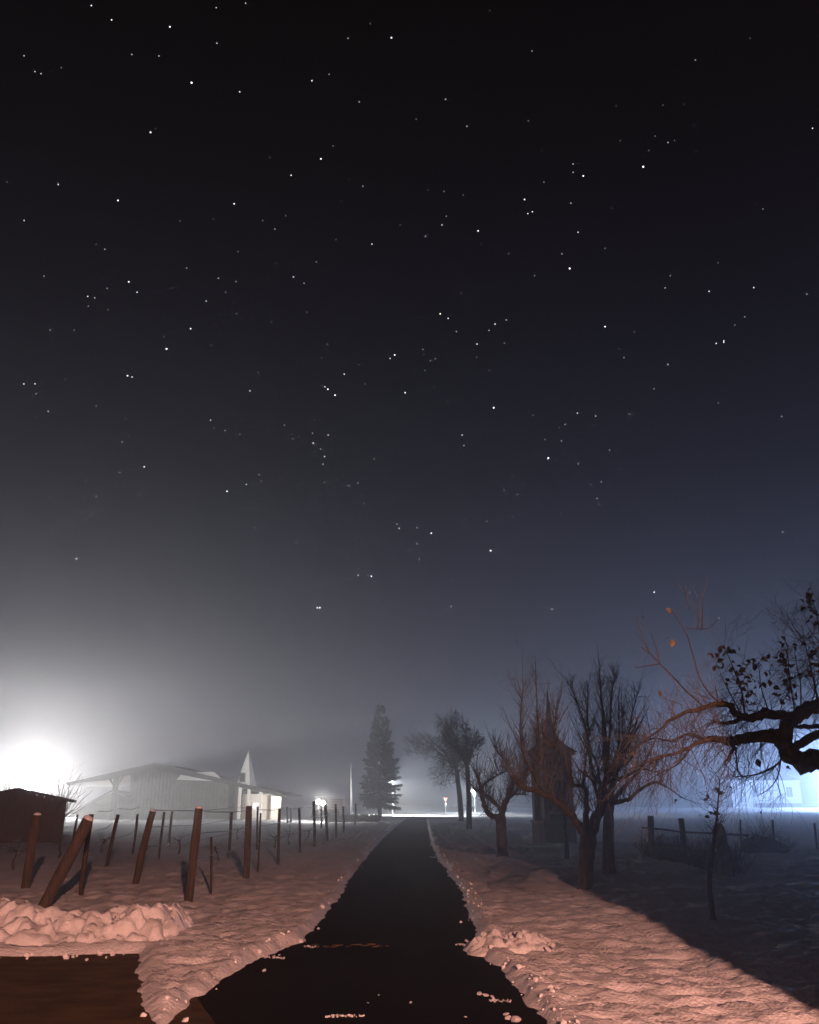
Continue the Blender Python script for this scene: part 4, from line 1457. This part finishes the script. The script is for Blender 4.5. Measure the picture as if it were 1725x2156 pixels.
def long_house():
    Y = 92.0
    ap = at(326, 1606, Y); le = at(141, 1648, Y); re_ = at(600, 1672, Y)
    b = Vector((ap.x, Y, 0))
    root = thing('long_house', b, 'large low house with wide shallow roof, open canopy and white dormer behind the posts', 'house')
    D = 15.0
    th = .22
    for (e, nm) in ((le, 'roof'), (re_, 'roof')):
        sx = 1 if e.x > ap.x else -1
        mb = MB(b)
        poly = [Vector((ap.x, Y, ap.z)), Vector((e.x, Y, e.z)), Vector((e.x, Y, e.z - th)), Vector((ap.x, Y, ap.z - th))]
        mb.prism(poly, (sx * .002, 0, 0), (sx * .002, D, 0))
        mb.build(nm, M['roof'], root, smooth=False)
    # deep dark verge boards along the gable
    for (e, sx) in ((le, -1), (re_, 1)):
        mb = MB(b)
        k = .12 if sx < 0 else .30
        ex = e.x - sx * .05
        ez = e.z - .004
        mid = Vector((ap.x, Y - .07, ap.z)).lerp(Vector((ex, Y - .07, ez)), .5)
        poly = [Vector((ap.x, Y - .07, ap.z - .01)), Vector((ex, Y - .07, ez)), Vector((ex, Y - .07, ez - k)), mid + Vector((0, 0, -.62 if sx < 0 else -.36)), Vector((ap.x, Y - .07, ap.z - .62))]
        mb.prism(poly, (sx * .003, 0, 0), (sx * .003, .06, 0))
        mb.build('verge_board', M['roof_dark'], root, smooth=False)
    # gable wall, set back under the canopy
    wl_, wr_ = at(262, 1700, Y).x, at(497, 1700, Y).x
    zr = lambda x: ap.z - th - .03 + ((le.z - ap.z) * (ap.x - x) / (ap.x - le.x) if x < ap.x else (re_.z - ap.z) * (x - ap.x) / (re_.x - ap.x))
    mb = MB(b)
    poly = [Vector((wl_, Y + 1.4, -.1)), Vector((wr_, Y + 1.4, -.1)), Vector((wr_, Y + 1.4, zr(wr_))), Vector((ap.x, Y + 1.4, zr(ap.x))), Vector((wl_, Y + 1.4, zr(wl_)))]
    mb.prism(poly, (0, 0, 0), (0, D - 2.0, 0))
    mb.build('wall', M['plaster'], root, smooth=False)
    nb = 30
    bw = (wr_ - wl_) / nb
    for k in range(nb):
        x0_, x1_ = wl_ + k * bw + .02, wl_ + (k + 1) * bw - .02
        mb = MB(b)
        off = (.040, .052, .046)[k % 3]
        mb.prism([Vector((x0_, Y + 1.4, -.08)), Vector((x1_, Y + 1.4, -.08)), Vector((x1_, Y + 1.4, min(zr(x0_), zr(x1_)) - .02)), Vector((x0_, Y + 1.4, min(zr(x0_), zr(x1_)) - .02))], (0, -off, 0), (0, -.002, 0))
        mb.build('board', M['plaster'], root, smooth=False)
    # canopy pillar with braces
    px_ = at(233, 1700, Y).x
    zt = zr(px_)
    mb = MB(b); mb.box((px_, Y + .9, zt / 2 - .03), (.42, .42, zt)); mb.build('pillar', M['wood_dark'], root, smooth=False)
    mb = MB(b); mb.box(((px_ + wl_) / 2 + .1, Y + 5.0, zr(wl_) / 2 - .1), (wl_ - px_ - .35, .2, zr(px_) - .1)); mb.build('back_wall', M['plaster'], root, smooth=False)
    for sx in (-1, 1):
        mb = MB(b); mb.tube([Vector((px_ + sx * .2, Y + .9, zt - 1.0)), Vector((px_ + sx * .85, Y + .9, zr(px_ + sx * .85) - .02))], [.09, .09], 4)
        mb.build('brace', M['wood'], root, smooth=False)
    mb = MB(b); mb.box((px_, Y + D - 1, zt / 2 - .03), (.42, .42, zt)); mb.build('pillar', M['wood'], root, smooth=False)
    # snow lying on the lower right porch roof
    mb = MB(b)
    poly = [at(378, 1626, Y), at(445, 1624, Y), at(468, 1645, Y), at(366, 1641, Y)]
    poly = [Vector((p.x, Y + 1.28, p.z)) for p in poly]
    mb.prism(poly, (0, -.10, 0), (0, 0, 0))
    mb.build('gable_panel', M['white'], root, smooth=False)
    # porch on the right: columns, lit window, white wall, yellow lit end wall
    xw0, xw1 = at(497, 1700, Y).x, at(562, 1700, Y).x
    zt = zr(xw1) - .05
    mb = MB(b); mb.box(((xw0 + xw1) / 2 + .02, Y + 3.2, zt / 2 - .05), (xw1 - xw0, .25, zt)); mb.build('porch_wall', M['white'], root, smooth=False)
    for u in (502, 521, 546):
        x = at(u, 1700, Y).x
        h = zr(x)
        mb = MB(b); mb.box((x, Y + .5, h / 2 - .05), (.28, .28, h)); mb.build('column', M['white'], root, smooth=False)
    w0, w1 = at(532, 1690, Y + 3), at(547, 1704, Y + 3)
    fr = MB(b); fr.box(((w0.x + w1.x) / 2, Y + 3.05, (w0.z + w1.z) / 2), (w1.x - w0.x + .14, .06, w0.z - w1.z + .14)); fo = fr.build('window', M['white'], root, smooth=False)
    lit = emitter('lit_window', (1.0, .96, .90), 1.6 * K)
    mw = (w1.x - w0.x) / 2
    for k in (0, 1):
        pn = MB(b); pn.box((w0.x + mw * (k + .5), Y + 3.01, (w0.z + w1.z) / 2), (mw - .06, .03, w0.z - w1.z)); pn.build('pane', lit, fo, smooth=False)
    # end wall lit from an inside lamp
    x0, x1 = at(563, 1700, Y).x, at(585, 1700, Y).x
    zt = zr(x1) - .03
    mb = MB(b); mb.box(((x0 + x1) / 2 + .03, Y + 2.2, zt / 2 - .05), (x1 - x0 - .02, .2, zt)); mb.build('end_wall', M['white'], root, smooth=False)
    yl_ = bpy.data.lights.new('porch_light', 'POINT'); yl_.energy = 2.6 * PW; yl_.color = (1, .78, .5); yl_.shadow_soft_size = .06
    lo = bpy.data.objects.new('porch_light', yl_); COL.objects.link(lo); lo.location = Vector(((x0 + x1) / 2, Y + 1.1, zt - .35))
    mb = MB(b); ball(mb, ((x0 + x1) / 2, Y + 1.1, zt - .25), .06, 8); mb.build('bulb', M['lamp_white'], root)
    # steep white dormer
    Yd = Y + 2.0
    a_ = at(523, 1580, Yd); l_ = at(496, 1652, Yd); r_ = at(527, 1656, Yd); s_ = at(540, 1660, Yd + 1.6)
    mb = MB(b)
    mb.prism([Vector((l_.x, Yd, l_.z - .3)), Vector((r_.x, Yd, r_.z - .3)), Vector((a_.x + .02, Yd, a_.z))], (0, 0, 0), (0, .14, 0))
    dm = mb.build('dormer', M['white'], root, smooth=False)
    mb = MB(b)
    top, bl = Vector((a_.x + .03, Yd + .02, a_.z)), Vector((r_.x + .01, Yd + .02, r_.z - .3))
    back = Vector((l_.x + .4, Yd + 2.4, s_.z - .35)); br = Vector((s_.x + .1, Yd + 2.4, s_.z - .35))
    mb.add([top, bl, br, back], [(0, 1, 2), (0, 2, 3), (0, 3, 1), (1, 3, 2)])
    mb.build('dormer_roof', M['dormer_side'], dm, smooth=False)
    c = at(511, 1637, Yd)
    mb = MB(b); mb.box((c.x, Yd - .03, c.z), (.62, .05, .95)); mb.build('window_frame', M['metal'], dm, smooth=False)
    mb = MB(b); mb.box((c.x, Yd - .06, c.z), (.46, .03, .78)); mb.build('pane', M['glass'], dm, smooth=False)


long_house()


def outbuilding():
    Y = 94.5
    lo_ = at(148, 1710, Y); hi = at(238, 1662, Y); ri = at(330, 1695, Y)
    b = Vector((hi.x, Y, 0))
    root = thing('outbuilding', b, 'grey outbuilding with a steep roof glimpsed behind the canopy pillar', 'shed')
    for e in (lo_, ri):
        sx = 1 if e.x > hi.x else -1
        mb = MB(b)
        mb.prism([Vector((hi.x, Y, hi.z)), Vector((e.x, Y, e.z)), Vector((e.x, Y, e.z - .15)), Vector((hi.x, Y, hi.z - .15))], (sx * .002, 0, 0), (sx * .002, 3.2, 0))
        mb.build('roof', M['roof'], root, smooth=False)
    mb = MB(b)
    mb.prism([Vector((lo_.x + .5, Y + .4, -.1)), Vector((ri.x - .5, Y + .4, -.1)), Vector((ri.x - .5, Y + .4, ri.z + .05)), Vector((hi.x, Y + .4, hi.z - .25)), Vector((lo_.x + .5, Y + .4, lo_.z + .05))], (0, 0, 0), (0, 2.6, 0))
    mb.build('wall', M['plaster'], root, smooth=False)


outbuilding()


# ------------------------------------------------------------------ wayside shrine
def shrine():
    b = gnd(1168, 1777)
    root = thing('wayside_shrine', b, 'brown wayside shrine with a flared spire roof behind the fruit trees', 'shrine', rz=math.radians(14))
    k = 1.35
    zr_ = at(1168, 1590, b.y).z
    zt = at(1152, 1456, b.y).z
    zb = at(1168, 1733, b.y).z
    def bx(nm, c, s, m, smooth=False):
        mb = MB(); mb.box(c, s); o = mb.build(nm, M[m], root, smooth=smooth); o.location = (0, 0, 0); return o
    bx('plinth', (0, 0, zb / 2 - .05), (k * 1.06, k, zb + .1), 'shrine_base')
    bx('moulding', (0, 0, zb + .06), (k * 1.12, k * 1.06, .11), 'shrine')
    # body: corner piers, back, lintel leave a niche open to the front and left
    h = zr_ - zb - .1
    zc = zb + .11 + h / 2
    for sx in (-1, 1):
        for sy in (-1, 1):
            bx('pier', (sx * (k / 2 - .13), sy * (k / 2 - .13), zc), (.25, .25, h), 'shrine')
    bx('wall', (0, .08, zc), (k - .3, k - .42, h - .02), 'shrine_base')
    bx('lintel', (0, -k / 2 + .10, zb + .11 + h - .3), (k - .50, .16, .5), 'shrine')
    bx('sill', (0, -k / 2 + .08, zb + .42), (k - .50, .20, .10), 'shrine')
    bx('cornice', (0, 0, zr_ + .05), (k * 1.2, k * 1.2, .12), 'shrine')
    # concave spire of stepped shingle courses
    mb = MB()
    N = 16
    vs, fs = [], []
    for i in range(N + 1):
        t = i / N
        r = (k * .66) * ((1 - t) ** 6.0 * .80 + (1 - t) * .20) + .015
        z = zr_ + .11 + (zt - zr_ - .1) * t
        for (sx, sy) in ((-1, -1), (1, -1), (1, 1), (-1, 1)):
            vs.append((sx * r, sy * r, z))
        if i < N:
            r2 = r * .985 - .012
            z2 = z + .012
    for i in range(N):
        for j in range(4):
            j2 = (j + 1) % 4
            fs.append((i * 4 + j, i * 4 + j2, (i + 1) * 4 + j2, (i + 1) * 4 + j))
    fs.append((3, 2, 1, 0))
    mb.add(vs, fs)
    o = mb.build('roof', M['shrine_roof'], root, smooth=False); o.location = (0, 0, 0)


shrine()


# ------------------------------------------------------------------ the far house on the right
def far_house():
    Y = 232.0
    l, r = at(1544, 1700, Y), at(1690, 1700, Y)
    zt = at(1620, 1645, Y).z
    b = Vector(((l.x + r.x) / 2, Y, 0))
    root = thing('far_house', b, 'pale bluish house across the field behind the apple boughs', 'house')
    w = r.x - l.x
    mb = MB(b); mb.box((b.x, Y + 5, zt / 2 - .1), (w, 10, zt)); mb.build('wall', M['facade'], root, smooth=False)
    mb = MB(b); mb.box((b.x, Y + 5, zt + .06), (w + .8, 10.8, .3)); mb.build('cornice', M['white'], root, smooth=False)
    zr_ = at(1620, 1622, Y).z
    mb = MB(b)
    e = .7
    vs = [(l.x - e, Y - .7, zt + .215), (r.x + e, Y - .7, zt + .215), (r.x + e, Y + 10.7, zt + .215), (l.x - e, Y + 10.7, zt + .215), (l.x + 4.5, Y + 5, zr_), (r.x - 4.5, Y + 5, zr_)]
    mb.add([Vector(v) for v in vs], [(0, 1, 5, 4), (1, 2, 5), (2, 3, 4, 5), (3, 0, 4), (3, 2, 1, 0)])
    mb.build('roof', M['roof'], root, smooth=False)
    mb = MB(b); mb.box((b.x + w * .14, Y - .12, .75), (w * .7, .22, 1.6)); mb.build('plinth', M['plaster'], root, smooth=False)
    for (u0, u1, v0, v1, nm) in ((1583, 1599, 1656, 1678, 'window'), (1654, 1670, 1657, 1678, 'window'), (1552, 1574, 1667, 1698, 'garage_door')):
        p, q = at(u0, v0, Y), at(u1, v1, Y)
        mb = MB(b); mb.box(((p.x + q.x) / 2, Y - .06, (p.z + q.z) / 2), (q.x - p.x + .3, .1, p.z - q.z + .3))
        f = mb.build(nm, M['white'], root, smooth=False)
        if nm == 'window':
            hw_ = (q.x - p.x) / 2
            for k in (0, 1):
                mb = MB(b); mb.box((p.x + hw_ * (k + .5), Y - .13, (p.z + q.z) / 2), (hw_ - .1, .06, p.z - q.z)); mb.build('pane', M['glass'], f, smooth=False)
        else:
            n = 5; hh = (p.z - q.z) / n
            for k in range(n):
                mb = MB(b); mb.box(((p.x + q.x) / 2, Y - .13, q.z + hh * (k + .5)), (q.x - p.x, .06, hh - .06)); mb.build('panel', M['metal'], f, smooth=False)


far_house()


# ------------------------------------------------------------------ the house behind the viewer that carries the warm lamp
def near_house():
    b = Vector((8.6, -12, 0))
    root = thing('near_house', b, 'plastered house whose warm wall lamp lights the snow by the road', 'house')
    x0, x1, y0, y1, h = 3.15, 12.6, -26.0, -1.6, 6.8
    mb = MB(b); mb.box(((x0 + x1) / 2, (y0 + y1) / 2, h / 2 - .1), (x1 - x0, y1 - y0, h)); mb.build('wall', M['plaster'], root, smooth=False)
    mb = MB(b)
    e = .01
    zr_ = h + 3.0; xm = (x0 + x1) / 2
    for sx, xe in ((-1, x0 - .0), (1, x1 + .4)):
        mb.prism([Vector((xm, y0 - .4, zr_)), Vector((xe, y0 - .4, h - .05)), Vector((xe, y0 - .4, h + .15)), Vector((xm, y0 - .4, zr_ + .2))], (sx * .002, 0, 0), (sx * .002, y1 - y0 + .4, 0))
    mb.build('roof', M['roof_dark'], root, smooth=False)
    for yy in (-23, -15, -6.2):
        mb = MB(b); mb.box((x0 - .01, yy, 1.7), (.08, 1.2, 1.4)); f = mb.build('window', M['white'], root, smooth=False)
        mb = MB(b); mb.box((x0 - .045, yy, 1.7), (.03, 1.04, 1.24)); mb.build('pane', M['glass'], f, smooth=False)
    p = WARM_POS
    mb = MB(b); mb.box((x0 - .02, p.y, p.z + .16), (.06, .16, .2)); mb.build('bracket', M['black'], root, smooth=False)
    mb = MB(b); mb.box((p.x, p.y, p.z + .16), (.24, .2, .05)); mb.build('lamp_hood', M['black'], root, smooth=False)


near_house()
